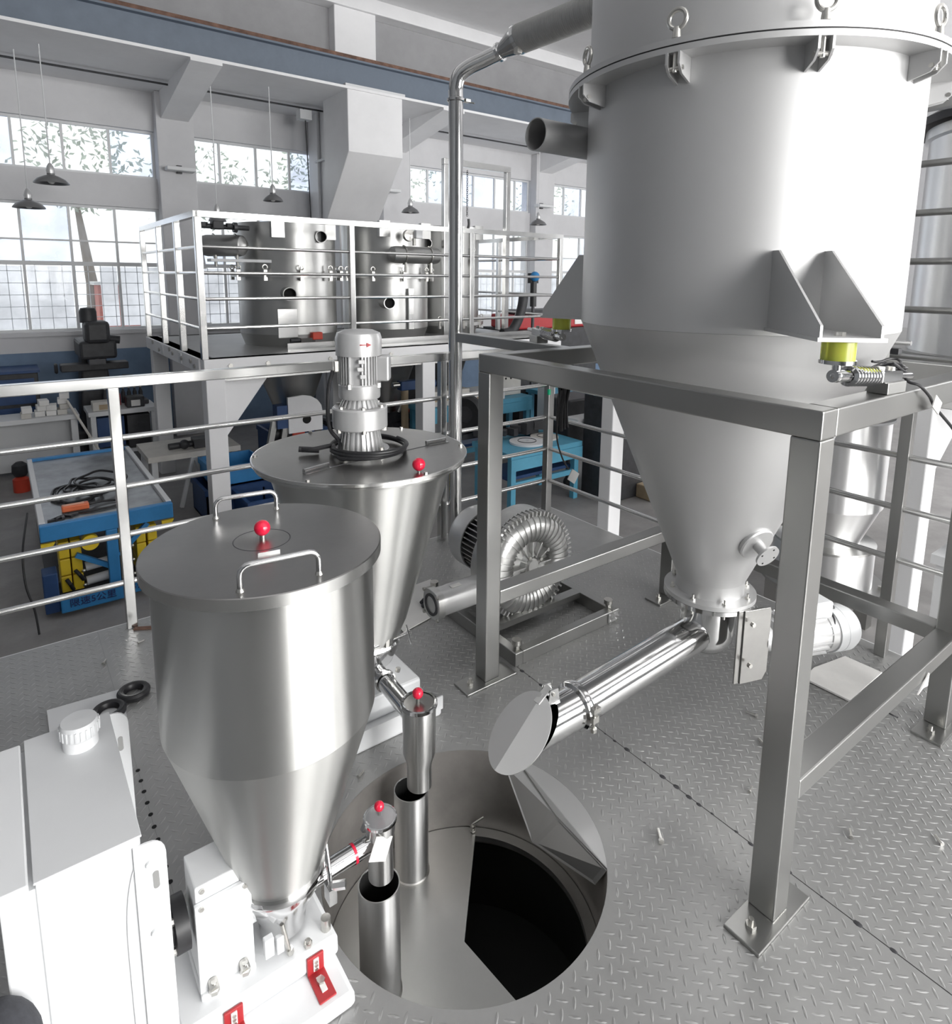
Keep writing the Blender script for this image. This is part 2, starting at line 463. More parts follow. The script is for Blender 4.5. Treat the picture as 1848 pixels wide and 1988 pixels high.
MB().box(3.57, 4.39, 7.50, 8.25, 3.80, 3.83).build('bearing_plate', M_greywhite, col)
for y in (8.55, 8.82):
    c_ = MB().cyl((3.765, y, GZ), (3.765, y, 5.1), .022, n=10).build('conduit', M_white2, col)
for z in (2.3, 3.1, 4.3): MB().box(3.74, 3.792, 8.5, 8.9, z, z + .03).build('conduit_clip', M_greywhite, col)
# crane beam
cb = thing('crane_beam', 'long blue grey steel crane beam with rusty rail under the ceiling', 'crane beam', (4, 7.75, 3.83))
MB().box(-4, 14, 7.735, 7.765, 3.845, 4.15).build('web', M_crane, cb)
MB().box(-4, 14, 7.66, 7.84, 3.83, 3.848).build('bottom_flange', M_crane, cb)
MB().box(-4, 14, 7.66, 7.84, 4.148, 4.17).build('top_flange', M_crane, cb)
MB().box(-4, 14, 7.70, 7.80, 4.17, 4.225).build('crane_rail', M_rust, cb)
x = 9.2
while x < 14:
    MB().box(x, x + .012, 7.67, 7.735, 3.848, 4.148).build('stiffener', M_crane, cb); x += 4.1
# rest of the hall, behind the camera
tag(struct('wall_back', wall_with_openings(-4, 14, GZ, 5.16, -5.6, -5.45, [(.6, 4.0)], [(.4, 3.1), (3.75, 6.05), (6.95, 9.65)]), M_hallgrey), 'wall behind the camera with tall windows')
tag(struct('wall_left', MB().box(-4.15, -4, -5.6, 9.5, GZ, 5.16), M_hallgrey), 'left end wall of the hall')
tag(struct('wall_right', MB().box(14, 14.15, -5.6, 9.5, GZ, 5.16), M_wall), 'right end wall of the hall')

for i, (x0, x1) in enumerate(((.4, 3.1), (3.75, 6.05), (6.95, 9.65))):
    w = thing('window_%d' % (wn + 1 + i), None, None, (x0, -5.4, .6)); w['kind'] = 'structure'
    f = MB().box(x0, x1, -5.34, -5.28, .6, .68).box(x0, x1, -5.34, -5.28, 3.92, 4.0).box(x0, x0 + .06, -5.34, -5.28, .68, 3.92).box(x1 - .06, x1, -5.34, -5.28, .68, 3.92)
    f.build('window_frame', M_greywhite, w)
    for k in range(1, 5):
        x = x0 + (x1 - x0) * k / 5
        MB().box(x - .05, x + .05, -5.33, -5.29, .68, 3.92).build('mullion', M_dark, w)  # unseen dark bars added before the lamps to streak their reflections
    MB().box(x0 + .06, x1 - .06, -5.33, -5.29, 2.6, 2.66).build('transom', M_greywhite, w)
# hanging rod, conduit box, pendant lamps
rod = thing('ceiling_conduit', 'thin dark conduit pipe running below the aisle ceiling', 'conduit', (2, 8.6, 3.7))
MB().cyl((-3.9, 8.6, 3.735), (9.5, 8.6, 3.735), .012, n=8).build('pipe', M_dark, rod)
bx = MB().box(3.40, 3.56, 8.52, 8.66, 3.58, 3.70).build('junction_box', M_greywhite, rod)
MB().cyl((3.48, 8.6, 3.70), (3.48, 8.6, 3.735), .01, n=8).build('stub', M_dark, rod)
MB().cyl((3.50, 8.6, 3.58), (3.62, 8.72, 1.2), .008, n=8).build('drop_wire', M_dark, rod)
def pendant(name, x, y, zb, label, r=.15):
    t = thing(name, label, 'lamp', (x, y, zb), 'pendant workshop lamps')
    MB().lathe((x, y, zb), [(r, 0), (r * .97, .012), (r * .78, .045), (r * .42, .075), (.035, .085), (.035, .10), (.03, .10), (.03, .082), (r * .40, .07), (r * .76, .04), (r * .95, .006), (r, 0)], 32).build('lamp_shade', M_lamp, t)
    MB().lathe((x, y, zb), [(.032, .09), (.04, .13), (.03, .17), (.012, .2), (.0, .2)], 16).build('socket', M_alu, t)
    MB().sphere((x, y, zb + .03), .035, 12, 8).build('bulb', M_paper, t)
    MB().cyl((x, y, zb + .2), (x, y, 3.77 if y > 7.98 else 5.1), .006, n=6).build('rod', M_greywhite, t)
pendant('pendant_lamp', .556, 8.05, 2.44, 'enamel pendant lamp in front of the upper left window', .16)
pendant('pendant_lamp', .362, 8.4, 2.21, 'enamel pendant lamp hanging lowest at the left edge', .15)
pendant('pendant_lamp', 2.83, 8.05, 2.44, 'enamel pendant lamp just left of the concrete column', .12)
pendant('pendant_lamp', 7.20, 8.05, 2.40, 'enamel pendant lamp beside the polished riser pipe', .14)
pendant('pendant_lamp', 4.93, 8.3, 2.46, 'enamel pendant lamp right of the column bracket', .13)
pendant('pendant_lamp', 2.16, 8.05, 2.16, 'enamel pendant lamp behind the upper platform corner rail', .10)
for i, (x, lab) in enumerate(((2.0, 'small grey camera box on the first wall pillar'), (4.97, 'small grey camera box right of the column bracket'), (8.18, 'small grey camera box on the far wall pillar'))):
    t = thing('wall_bracket_box', lab, 'box', (x, 9.0, 2.8), 'pillar boxes')
    MB().box(x - .17, x + .17, 8.92, 9.08, 2.82, 2.87).build('body', M_greywhite, t, bevel=.01)
    MB().box(x - .03, x + .03, 9.05, 9.09, 2.80, 2.90).build('mount', M_dark, t)
# trees beyond the glass
def tree(x, y, h, r, lab, n=420):
    t = thing('tree', lab, 'tree', (x, y, GZ - .15), 'trees in the yard')
    MB().tube([(x, y, GZ - .15), (x + .05, y, h * .4), (x - .08, y, h * .8)], [.12, .09, .04], 8).build('trunk', M_bark, t)
    mb = MB(); rr = random.Random(int(x * 100))
    for i in range(n):
        a = rr.uniform(0, 2 * PI); ph = rr.uniform(-1, 1); q = r * rr.uniform(.35, 1) ** .6
        c = Vector((x + q * math.cos(a) * math.sqrt(1 - ph * ph), y + q * .7 * math.sin(a) * math.sqrt(1 - ph * ph), h + q * ph * .9))
        d1 = Vector((rr.uniform(-1, 1), rr.uniform(-1, 1), rr.uniform(-1, 1))).normalized() * rr.uniform(.04, .09)
        d2 = d1.orthogonal().normalized() * rr.uniform(.02, .045)
        mb.add([c - d1, c + d2, c + d1, c - d2], [(0, 1, 2, 3)])
    mb.build('foliage', M_leaf, t, kind='stuff')
tree(-1.6, 13.5, 2.9, 1.3, 'leafy tree outside the leftmost upper panes')
tree(1.3, 13.0, 3.4, 1.0, 'leafy tree outside the third upper pane')
tree(3.4, 14.0, 3.3, 1.2, 'leafy tree outside the upper window left of the column')
tree(5.3, 13.2, 3.2, 1.0, 'leafy tree outside the window left of the column foot')
tree(8.8, 13.8, 3.2, 1.4, 'leafy tree outside the window right of the column')
tree(12.8, 14.0, 3.3, 1.3, 'leafy tree outside the windows nearest the silo')
yb = thing('yard_stack', 'reddish stacked goods outside the open lower window', 'stack', (1.5, 12.5, GZ - .15))
MB().box(1.35, 1.95, 12.3, 12.8, GZ - .15, 1.35).build('stack_body', M_brick, yb, bevel=.02)
MB().box(1.3, 2.0, 12.25, 12.85, 1.35, 1.4).build('stack_cover', M_paper, yb)

# ---- our platform: checker plate floor with the round hole
HX, HY, HR = .889, 1.23, .382
pf = thing('floor_platform', 'grey checker plate platform floor with a round opening', None, (1.3, 1.0, 0)); pf['kind'] = 'structure'
def plate_rect(mb, x0, x1, y0, y1): mb.box(x0, x1, y0, y1, -.008, 0)
SX = 1.545
mb = MB()
sx0, sx1, sy0, sy1 = .40, 1.40, .74, 1.74
N_ = 120; ring = []; outer = []
for i in range(N_):
    a = 2 * PI * i / N_; ca, sa = math.cos(a), math.sin(a)
    ring.append((HX + HR * ca, HY + HR * sa))
    t = min(((sx1 - HX) / ca if ca > 1e-9 else (sx0 - HX) / ca if ca < -1e-9 else 9e9), ((sy1 - HY) / sa if sa > 1e-9 else (sy0 - HY) / sa if sa < -1e-9 else 9e9))
    outer.append((HX + t * ca, HY + t * sa))
# snap the outer ring to the rectangle's corners
for cx_, cy_ in ((sx0, sy0), (sx1, sy0), (sx1, sy1), (sx0, sy1)):
    k = min(range(N_), key=lambda i: (outer[i][0] - cx_) ** 2 + (outer[i][1] - cy_) ** 2); outer[k] = (cx_, cy_)
vs_ = [(x, y, 0) for x, y in ring] + [(x, y, 0) for x, y in outer] + [(x, y, -.008) for x, y in ring] + [(x, y, -.008) for x, y in outer]
fs_ = []
for i in range(N_):
    j = (i + 1) % N_
    fs_ += [(i, j, N_ + j, N_ + i), (2 * N_ + j, 2 * N_ + i, 3 * N_ + i, 3 * N_ + j), (i, 2 * N_ + i, 2 * N_ + j, j), (N_ + j, 3 * N_ + j, 3 * N_ + i, N_ + i)]
mb.add(vs_, fs_)
plate_rect(mb, .2262, sx0, -1.5, 3.07); plate_rect(mb, sx1, SX - .0015, -1.5, 3.07)
plate_rect(mb, sx0, sx1, -1.5, sy0); plate_rect(mb, sx0, sx1, sy1, 3.07)
mb.build('floor_plate', M_plate, pf)
for x0, x1 in ((-1.6, .2258), (SX + .0015, 2.9)):
    q = MB(); plate_rect(q, x0, x1, -1.5, 3.07); q.build('floor_plate', M_plate, pf)
q = MB(); q.box(-1.6, 2.9, 3.07, 3.076, -.16, 0).box(2.9, 2.906, -1.5, 3.076, -.16, 0).box(-1.6, 2.9, 3.0, 3.07, -.16, -.15)
q.build('edge_channel', M_greywhite, pf)
for x in (.2, 2.4): MB().box(x, x + .1, 2.8, 2.9, GZ, -.16).build('support_leg', M_white2, pf)
MB().box(-1.6, .45, -1.5, 3.0, -.16, -.008).box(1.33, 2.9, -1.5, 3.0, -.16, -.008).box(.45, 1.33, 1.66, 3.0, -.16, -.008).box(.45, 1.33, -1.5, .8, -.16, -.008).build('floor_joist', M_darkmetal, pf)
# raised treads of the checker plate
tr = MB(); s = .0272; L_, W_, Hh = .015, .0032, .0011
rt = 1 / math.sqrt(2)
for i in range(-110, 130):
    for j in range(-110, 130):
        x = (i - j) * s * rt; y = (i + j) * s * rt
        if not (-.30 < x < 2.86 and .0 < y < 3.04): continue
        if abs(x - SX) < .012 or abs(x - .226) < .012: continue
        if (x - HX) ** 2 + (y - HY) ** 2 < (HR + .02) ** 2: continue
        a = PI / 4 if (i + j) % 2 else -PI / 4
        ca, sa = math.cos(a), math.sin(a)
        pts = [(-L_, 0), (-L_ * .55, -W_), (L_ * .55, -W_), (L_, 0), (L_ * .55, W_), (-L_ * .55, W_)]
        base = [(x + px * ca - py * sa, y + px * sa + py * ca, 0) for px, py in pts]
        top = [(x + (px * ca - py * sa) * .6, y + (px * sa + py * ca) * .6, Hh) for px, py in ((-L_, 0), (0, -W_), (L_, 0), (0, W_))]
        tr.add(base + top, [(0, 1, 7, 6), (1, 2, 7), (2, 3, 8, 7), (3, 4, 9, 8), (4, 5, 9), (5, 0, 6, 9), (6, 7, 8, 9)])
tr.build('tread_pattern', M_plate2, pf, kind='stuff', angle=20)
# tack welds and screw holes along the plate seams
rr = random.Random(5)
y = .42
while y < 1.79:
    r_ = rr.uniform(.003, .008)
    MB().sphere((SX + rr.uniform(-.002, .002), y, 0), r_, 8, 6, (1, 1.5, .25)).build('tack_weld', M_darkmetal, pf)
    y += rr.uniform(.035, .09)
y = 1.35
while y < 2.1:
    MB().cyl((.226, y, -.002), (.226, y, .0012), .0065, n=10).build('screw_hole', M_blackhole, pf); y += .052
# ================================================================ SUNKEN TANK IN THE FLOOR OPENING
TZ = -.29
tk = thing('sunken_tank', 'sunken steel tank seen through the round floor opening', 'tank', (HX, HY, GZ))
MB().lathe((HX, HY, 0), [(HR - .001, -.0015), (HR - .001, TZ - .06), (HR + .004, TZ - .06), (HR + .004, -.0085), (HR - .001, -.0015)], 96).build('tank_wall', M_tankwall, tk)
MB().lathe((HX, HY, 0), [(HR + .003, TZ - .062), (HR + .003, GZ + .002), (.0, GZ + .002)], 64).build('tank_dark_inside', M_blackhole, tk, origin=None)  # tank inside coloured black for the dark below its lid
# lid disc with a missing sector (the dark opening)
a_open0, a_open1 = math.radians(-84), math.radians(48.6)
mb = MB(); N_ = 90; ri = .345; ro = HR - .003
def pol(r, a, z): return (HX + r * math.cos(a), HY + r * math.sin(a), z)
top = [pol(ro, a_open1 + (a_open0 + 2 * PI - a_open1) * i / N_, TZ) for i in range(N_ + 1)]
vs_ = [(HX, HY, TZ)] + top
mb.add(vs_, [(0, i, i + 1) for i in range(1, N_ + 1)])
mb.add([pol(ri, a_open0 + (a_open1 - a_open0) * i / 60, TZ) for i in range(61)] + [pol(ro, a_open0 + (a_open1 - a_open0) * i / 60, TZ) for i in range(61)],
       [(i, i + 1, 61 + i + 1, 61 + i) for i in range(60)])
# turned-down lips round the opening
rim = [(HX, HY, TZ)] + [pol(ri, a_open0 + (a_open1 - a_open0) * i / 60, TZ) for i in range(61)]
low = [(x, y, z - .02) for x, y, z in rim]
n_ = len(rim)
mb.add(rim + low, [(i, (i + 1) % n_, n_ + (i + 1) % n_, n_ + i) for i in range(n_)])
mb.build('lid_disc', mat('tank_lid_stainless', (.60, .60, .585), .34, .9, .06, 3, rvar=.05, dirt=.1), tk)
# latch pin standing at the corner of the opening
px, py = pol(.36, math.radians(50), 0)[:2]
la = MB().cyl((px, py, TZ), (px, py, TZ + .03), .004, n=8).hexbolt((px, py, TZ + .004), (0, 0, 1), .009, .006).hexbolt((px, py, TZ + .018), (0, 0, 1), .009, .006)
la.cyl((px, py, TZ + .03), (px + .035, py - .012, TZ + .046), .0035, n=8)
la.build('latch_pin', M_bolt, tk)
# chute plate along the right-hand side of the opening
P = Vector((1.222, 1.411, -.004)); Q = Vector((1.155, .975, -.004))
def rimpt(a, z=-.0005, r=HR): return Vector((HX + r * math.cos(a), HY + r * math.sin(a), z))
aP = math.atan2(P.y - HY, P.x - HX); aQ = math.atan2(Q.y - HY, Q.x - HX)
arc = [rimpt(aQ + (aP - aQ) * i / 20) for i in range(21)]
cp = thing('chute_plate', 'bent grey steel chute plate leaning inside the right side of the opening', 'plate', (1.2, 1.2, TZ))
MB().prism([rimpt(aP)] + [Vector((1.195, 1.19, -.03))] + [rimpt(aQ)] + arc[1:-1], (0, 0, -.003)).build('upper_plate', M_silo, cp)
A1 = rimpt(aP, -.006); B1 = rimpt(aQ, -.006); C1 = Vector((1.195, 1.19, -.034))
A2 = Vector((1.195, 1.43, -.03)); C2 = Vector((1.175, 1.27, -.17)); B2 = Vector((1.185, 1.02, -.11))
MB().prism([A1, C1, C2, A2], (-.003, -.001, 0)).build('skirt', M_silo, cp)
MB().prism([C1, B1, B2, C2], (-.003, -.001, 0)).build('skirt', M_silo, cp)
# two feed pipes standing in the tank
for nm, (x, y, zt), lab in (('feed_pipe', (.642, 1.258, .035), 'open steel feed pipe in the opening nearer the white feeder'), ('feed_pipe', (.883, 1.506, .0), 'open steel feed pipe at the back of the opening')):
    t = thing(nm, lab, 'pipe', (x, y, TZ), 'feed pipes in the floor opening')
    MB().lathe((x, y, 0), [(.0525, TZ - .0), (.0525, zt), (.0495, zt), (.0495, TZ + .005)], 48).build('pipe_wall', M_steel, t)
    MB().lathe((x, y, 0), [(.049, zt - .002), (.049, TZ + .006), (.0, TZ + .006)], 40).build('dark_bore', M_blackhole, t)  # black sleeve added to colour in the dark of the pipe bore
    MB().lathe((x, y, TZ), [(.0525, .0), (.056, .0), (.056, .004), (.0525, .007)], 40).build('weld_collar', M_bolt, t)

# ================================================================ SILO FRAME
FX0, FX1, FY0, FY1 = 1.371, 2.505, .619, 1.771; LG = .067; BZ0, BZ1 = 1.212, 1.277
fr = thing('silo_frame', 'square stainless tube frame standing under the big silo', 'frame', (1.97, 1.23, 0))
for x in (FX0, FX1):
    for y in (FY0, FY1):
        lg = MB().box(x, x + LG, y, y + LG, .01, BZ0).build('leg', M_beam, fr, bevel=.004)
        bp = MB().box(x - .098, x + .14, y - .02, y + .072, 0, .01).build('base_plate', M_beam, fr, bevel=.002)
        MB().hexbolt((x - .052, y + .028, .01), (0, 0, 1), .013, .010).cyl((x - .052, y + .028, .01), (x - .052, y + .028, .034), .0065, n=10).build('anchor_bolt', M_bolt, bp)
MB().box(FX0, FX0 + LG, FY0, FY1 + LG, BZ0, BZ1).build('top_beam', M_beam, fr, bevel=.004)
MB().box(FX1, FX1 + LG, FY0, FY1 + LG, BZ0, BZ1).build('top_beam', M_beam, fr, bevel=.004)
MB().box(FX0 + LG, FX1, FY0, FY0 + LG, BZ0, BZ1).build('top_beam', M_beam, fr, bevel=.004)
MB().box(FX0 + LG, FX1, FY1, FY1 + LG, BZ0, BZ1).build('top_beam', M_beam, fr, bevel=.004)
MB().box(FX0 + LG, FX1, FY0, FY0 + LG, .312, .365).build('lower_beam', M_beam, fr, bevel=.004)
MB().box(FX0 + LG, FX1, FY1, FY1 + LG, .312, .368).build('lower_beam', M_beam, fr, bevel=.004)
MB().box(FX1, FX1 + LG, FY0 + LG, FY1, .312, .368).build('lower_beam', M_beam, fr, bevel=.004)
MB().box(1.995, 2.045, FY1 + LG, 2.888, 1.195, 1.245).build('riser_arm', M_beam, fr, bevel=.003)
MB().prism([(2.16, .612, .292), (2.24, .612, .335), (2.238, .612, .292), (2.2, .612, .30)], (0, .004, 0)).build('tape_scrap', M_paper, fr)

# ================================================================ BIG SILO
CX, CY = 1.9715, 1.2285; R0 = .493
si = thing('big_silo', 'large matt stainless silo with conical bottom hanging in the square frame', 'silo', (CX, CY, .44))
ZT, ZF = 1.405, 2.118
MB().lathe((CX, CY, 0), [(R0, ZT), (R0, ZF), (R0 - .006, ZF), (R0 - .006, ZT)], 128, closed=True).build('body', M_silo, si)
MB().lathe((CX, CY, 0), [(R0, ZT - .0005), (.12, .505), (.117, .50), (.117, .452), (.112, .452), (.112, .505), (R0 - .006, ZT - .0005)], 128, closed=True).build('cone', M_silo, si)
MB().lathe((CX, CY, 0), [(R0, ZF), (.56, ZF), (.56, ZF + .015), (R0, ZF + .015)], 128, closed=True).build('body_flange', M_silo, si)
MB().lathe((CX, CY, 0), [(R0, ZF + .015), (.557, ZF + .015), (.557, ZF + .019), (R0, ZF + .019)], 96, closed=True).build('gasket', M_black, si)
MB().lathe((CX, CY, 0), [(R0 - .01, ZF + .019), (.56, ZF + .019), (.56, ZF + .034), (R0 - .01, ZF + .034)], 128, closed=True).build('cover_flange', M_silo, si)
up = MB().lathe((CX, CY, 0), [(R0, ZF + .034), (R0, 3.15), (.42, 3.32), (.0, 3.36)], 128).build('upper_body', M_silo, si)
for k in range(10):
    a = math.radians(-94.5 + 36 * k); ca, sa = math.cos(a), math.sin(a); ta = Vector((-sa, ca, 0)); ra = Vector((ca, sa, 0))
    c0 = Vector((CX, CY, 0)) + ra * .534
    ear = MB()
    for s_ in (-1, 1):
        pl = [c0 + ta * (s_ * .0135) + ra * dr + Vector((0, 0, dz)) for dr, dz in ((.03, ZF), (-.041, ZF), (-.041, ZF - .062), (.01, ZF - .05), (.03, ZF - .03))]
        ear.prism(pl, ta * (.006 * s_))
    e_ = ear.build('clamp_ear', M_silo, si)
    rc = c0 + Vector((0, 0, ZF + .082)) + ra * .012
    pts = [rc + ta * (.023 * math.cos(q)) + Vector((0, 0, .023 * math.sin(q))) for q in [2 * PI * i / 28 for i in range(28)]]
    eb = MB().tube(pts, .0062, 10, closed=True)
    b0 = c0 + ra * .012
    eb.cyl(b0 + Vector((0, 0, ZF + .036)), b0 + Vector((0, 0, ZF + .062)), .012, .009, 12)
    eb.cyl(b0 + Vector((0, 0, ZF - .045)), b0 + Vector((0, 0, ZF + .04)), .006, n=10)
    eb.cyl(b0 + Vector((0, 0, ZF - .036)) - ta * .022, b0 + Vector((0, 0, ZF - .036)) + ta * .022, .006, n=10)
    eb.build('eye_bolt', M_bolt, si)
# side nozzle
nz_a = math.radians(133); nd = Vector((-.80, .60, 0)).normalized()
n1 = Vector((1.775, 2.005, 2.105)); n0 = Vector((1.86, 1.62, 2.09))
dv = Vector((-.797, .604, 0))
nz0 = Vector((1.94, 1.62, 2.0)); 
MB().lathe((1.90, 1.65, 2.012), [(.052, 0), (.052, .445), (.049, .445), (.049, 0)], 40, axis=(-1, 0, 0)).build('side_nozzle', M_silo, si)
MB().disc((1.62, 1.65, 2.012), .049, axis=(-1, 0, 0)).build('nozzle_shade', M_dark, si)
# support brackets over the load cells
def silo_bracket(px, py, top_z, bot_z, half):
    P = Vector((px, py, 0)); d = (P - Vector((CX, CY, 0))).normalized(); t = Vector((-d.y, d.x, 0))
    r_out = (P - Vector((CX, CY, 0))).length + .055
    b = MB().prism([Vector((CX, CY, bot_z)) + d * a + t * b_ for a, b_ in ((R0 * .95, -half), (r_out, -half), (r_out, half), (R0 * .95, half))], (0, 0, .009)).build('bracket_plate', M_silo, si)
    for s_ in (-1, 1):
        MB().prism([Vector((CX, CY, 0)) + d * a + t * (s_ * (half - .006)) + Vector((0, 0, z)) for a, z in ((R0 - .04, bot_z + .009), (r_out - .006, bot_z + .009), (r_out - .006, bot_z + .035), (R0 + .03, top_z), (R0 - .04, top_z))], t * (-.006 * s_)).build('bracket_gusset', M_silo, si)
    MB().hexbolt(P + Vector((0, 0, bot_z + .009)), (0, 0, 1), .012, .009).build('bracket_bolt', M_bolt, si)
silo_bracket(1.515, .665, 1.625, 1.418, .075)
silo_bracket(1.745, 1.80, 1.633, 1.398, .075)
silo_bracket(2.54, 1.23, 1.625, 1.418, .075)
# inspection port on the cone
pc = Vector((CX, CY, .70)); pd = Vector((-.28, -.96, 0)).normalized()
rr_ = .12 + (.70 - .505) * (R0 - .12) / (ZT - .505)
pn = Vector((pd.x * .91, pd.y * .91, -.40)).normalized()
p0 = pc + pd * (rr_ - .004)
port = MB().lathe(p0, [(.0, -.003), (.062, -.003), (.062, .008), (.058, .012), (.0, .012)], 40, axis=pn).build('port_cover', M_silo, si)
MB().lathe(p0, [(.019, .01), (.019, .055), (.016, .055)], 24, axis=pn).build('port_neck', M_silo, si)
MB().lathe(p0, [(.0, .055), (.041, .055), (.041, .062), (.0, .062)], 32, axis=pn).build('port_flange', M_silo, si)
fa = pn.orthogonal().normalized(); fb = pn.cross(fa)
for k in range(4):
    q = 2 * PI * k / 4 + .5
    MB().cyl(p0 + pn * .0615 + fa * (.03 * math.cos(q)) + fb * (.03 * math.sin(q)), p0 + pn * .0628 + fa * (.03 * math.cos(q)) + fb * (.03 * math.sin(q)), .0035, n=8).build('bolt_hole', M_blackhole, si)
# outlet flange
MB().lathe((CX, CY, 0), [(.112, .437), (.158, .437), (.158, .4525), (.112, .4525)], 72, closed=True).build('outlet_flange', M_silo, si)

# ================================================================ OUTLET VALVE AND DISCHARGE CHUTE PIPE
dc = thing('discharge_chute', 'polished discharge pipe from the silo outlet ending in a hinged flap', 'pipe', (1.5, CY, .2))
MB().lathe((CX, CY, 0), [(.10, .421), (.158, .421), (.158, .436), (.10, .436)], 72, closed=True).build('inlet_flange', M_chrome, dc)
for k in range(8):
    q = math.radians(10 + 45 * k)
    x, y = CX + .136 * math.cos(q), CY + .136 * math.sin(q)
    MB().hexbolt((x, y, .4525), (0, 0, 1), .009, .007).cyl((x, y, .40), (x, y, .472), .0042, n=8).build('flange_bolt', M_bolt, dc)
MB().lathe((CX, CY, 0), [(.097, .421), (.097, .30), (.09, .262), (.065, .225), (.03, .208), (.0, .205)], 56).build('elbow_bowl', M_chrome, dc)
PA = Vector((1.985, CY, .30)); PB = Vector((1.30, CY, .265)); PC = Vector((1.135, CY, .262))
ax = (PB - PA).normalized()
MB().lathe(PA, [(.062, .02), (.062, (PB - PA).length), (.058, (PB - PA).length), (.058, .02)], 48, axis=ax).build('pipe', M_chrome, dc)
ax2 = (PC - PB).normalized()
# outlet spout cut on a slant
sp = MB(); n = 48
a_ = Vector((0, 1, 0)); b_ = ax2.cross(a_).normalized()
v0, v1 = [], []
for i in range(n):
    q = 2 * PI * i / n
    off = a_ * (.062 * math.cos(q)) + b_ * (.062 * math.sin(q))
    v0.append(PB + off); v1.append(PC + off + ax2 * (.07 * (-off.z / .062) * 1.0))
sp.add(v0 + v1, [(i, (i + 1) % n, n + (i + 1) % n, n + i) for i in range(n)])
sp.build('spout', M_chrome, dc)
for h, r_, w in ((-.006, .0745, .012),):
    MB().lathe(PB, [(.058, -.02), (.072, -.012), (.0745, -.006), (.0745, .006), (.072, .012), (.058, .02)], 56, axis=ax2).build('clamp_ring', M_chrome, dc)
cl = MB().obox(PB + Vector((.005, -.072, .028)), (.028, .022, .014)).cyl(PB + Vector((-.0, -.08, .045)), PB + Vector((.0, -.074, -.03)), .004, n=8).hexbolt(PB + Vector((0, -.075, -.03)), (0, 0, -1), .01, .012).obox(PB + Vector((.0, -.078, .0)), (.024, .012, .02))
cl.build('clamp_bolt', M_bolt, dc)
# flap: disc facing down-left, hinged at its upper edge
ft = Vector((1.165, CY, .365)); fb_ = Vector((.985, CY, .195))
fu = (ft - fb_).normalized(); fc = (ft + fb_) / 2; fnor = Vector((-fu.z, 0, fu.x)).normalized()
yv = Vector((0, 1, 0))
for sg, fold in ((1, .10), (-1, -.38)):
    side = (yv * (sg * math.cos(fold)) + fnor * math.sin(fold))
    pl = [fc + fu * (.118 * math.sin(q)) + side * (.080 * math.cos(q)) for q in [-PI / 2 + PI * i / 24 for i in range(25)]]
    MB().prism(pl, fnor * .003).build('flap_leaf', M_silo, dc)
MB().bar(ft - fu * .035 + fnor * .004, ft + fu * .012 + Vector((.012, 0, .002)), .022, .005, up=fnor).build('hinge_strap', M_silo, dc)
for s_ in (-1, 1): MB().prism([Vector((1.165, CY + s_ * .014, .318)), Vector((1.215, CY + s_ * .014, .318)), Vector((1.205, CY + s_ * .014, .372)), Vector((1.175, CY + s_ * .014, .375))], (0, .004 * s_, 0)).build('hinge_lug', M_chrome, dc)
MB().cyl((1.186, CY - .022, .36), (1.186, CY + .022, .36), .006, n=12).build('hinge_pin', M_bolt, dc)
# rotary feed motor to the right of the outlet
mt = thing('outlet_motor', 'pale grey gear motor beside the silo outlet behind the right frame leg', 'motor', (2.42, .98, .13))
MX, MY, MZ = 2.06, 1.02, .33
dirv = Vector((.94, -.33, -.05)).normalized()
ms = Vector((2.10, 1.05, .30))
MB().lathe(ms, [(.0, 0), (.078, 0), (.078, .02), (.074, .025), (.074, .20), (.078, .202), (.078, .235), (.0, .235)], 40, axis=dirv).build('motor_body', M_alu, mt)
MB().lathe(ms, [(.074, .235), (.083, .235), (.083, .27), (.0845, .272), (.0845, .276), (.083, .278), (.083, .31), (.072, .335), (.045, .342), (.0, .343)], 40, axis=dirv).build('fan_cover', M_greywhite, mt)
av = dirv.orthogonal().normalized(); bv = dirv.cross(av)
MB().lathe(ms, [(.0, -.055), (.045, -.055), (.05, -.03), (.066, -.02), (.066, .0), (.0, .0)], 32, axis=dirv).build('gear_head', M_alu, mt)
for k in range(18):
    q = 2 * PI * k / 18; rv = av * math.cos(q) + bv * math.sin(q)
    MB().bar(ms + dirv * .03 + rv * .078, ms + dirv * .195 + rv * .078, .003, .012, up=rv).build('cooling_fin', M_alu, mt)
for k in range(14):
    q = 2 * PI * k / 14; rv = av * math.cos(q) + bv * math.sin(q)
    MB().bar(ms + dirv * .3435 + rv * .014, ms + dirv * .3425 + rv * .046, .004, .002, up=dirv).build('vent_slot', M_darkmetal, mt)
MB().obox(ms + dirv * .17 + Vector((0, 0, .095)), (.11, .085, .06), Matrix.Rotation(-.33, 3, 'Z')).build('terminal_box', M_white, mt, bevel=.008)
MB().cyl(ms + dirv * .225 + Vector((0, 0, .085)), ms + dirv * .262 + Vector((0, 0, .078)), .014, n=14).build('cable_gland', M_black, mt)
MB().tube(smooth_path([ms + dirv * .235 + Vector((0, -.01, .08)), ms + dirv * .21 + Vector((0, -.05, .06)), ms + dirv * .18 + Vector((0, -.075, .02))]), .004, 8).build('lead', M_black, mt)
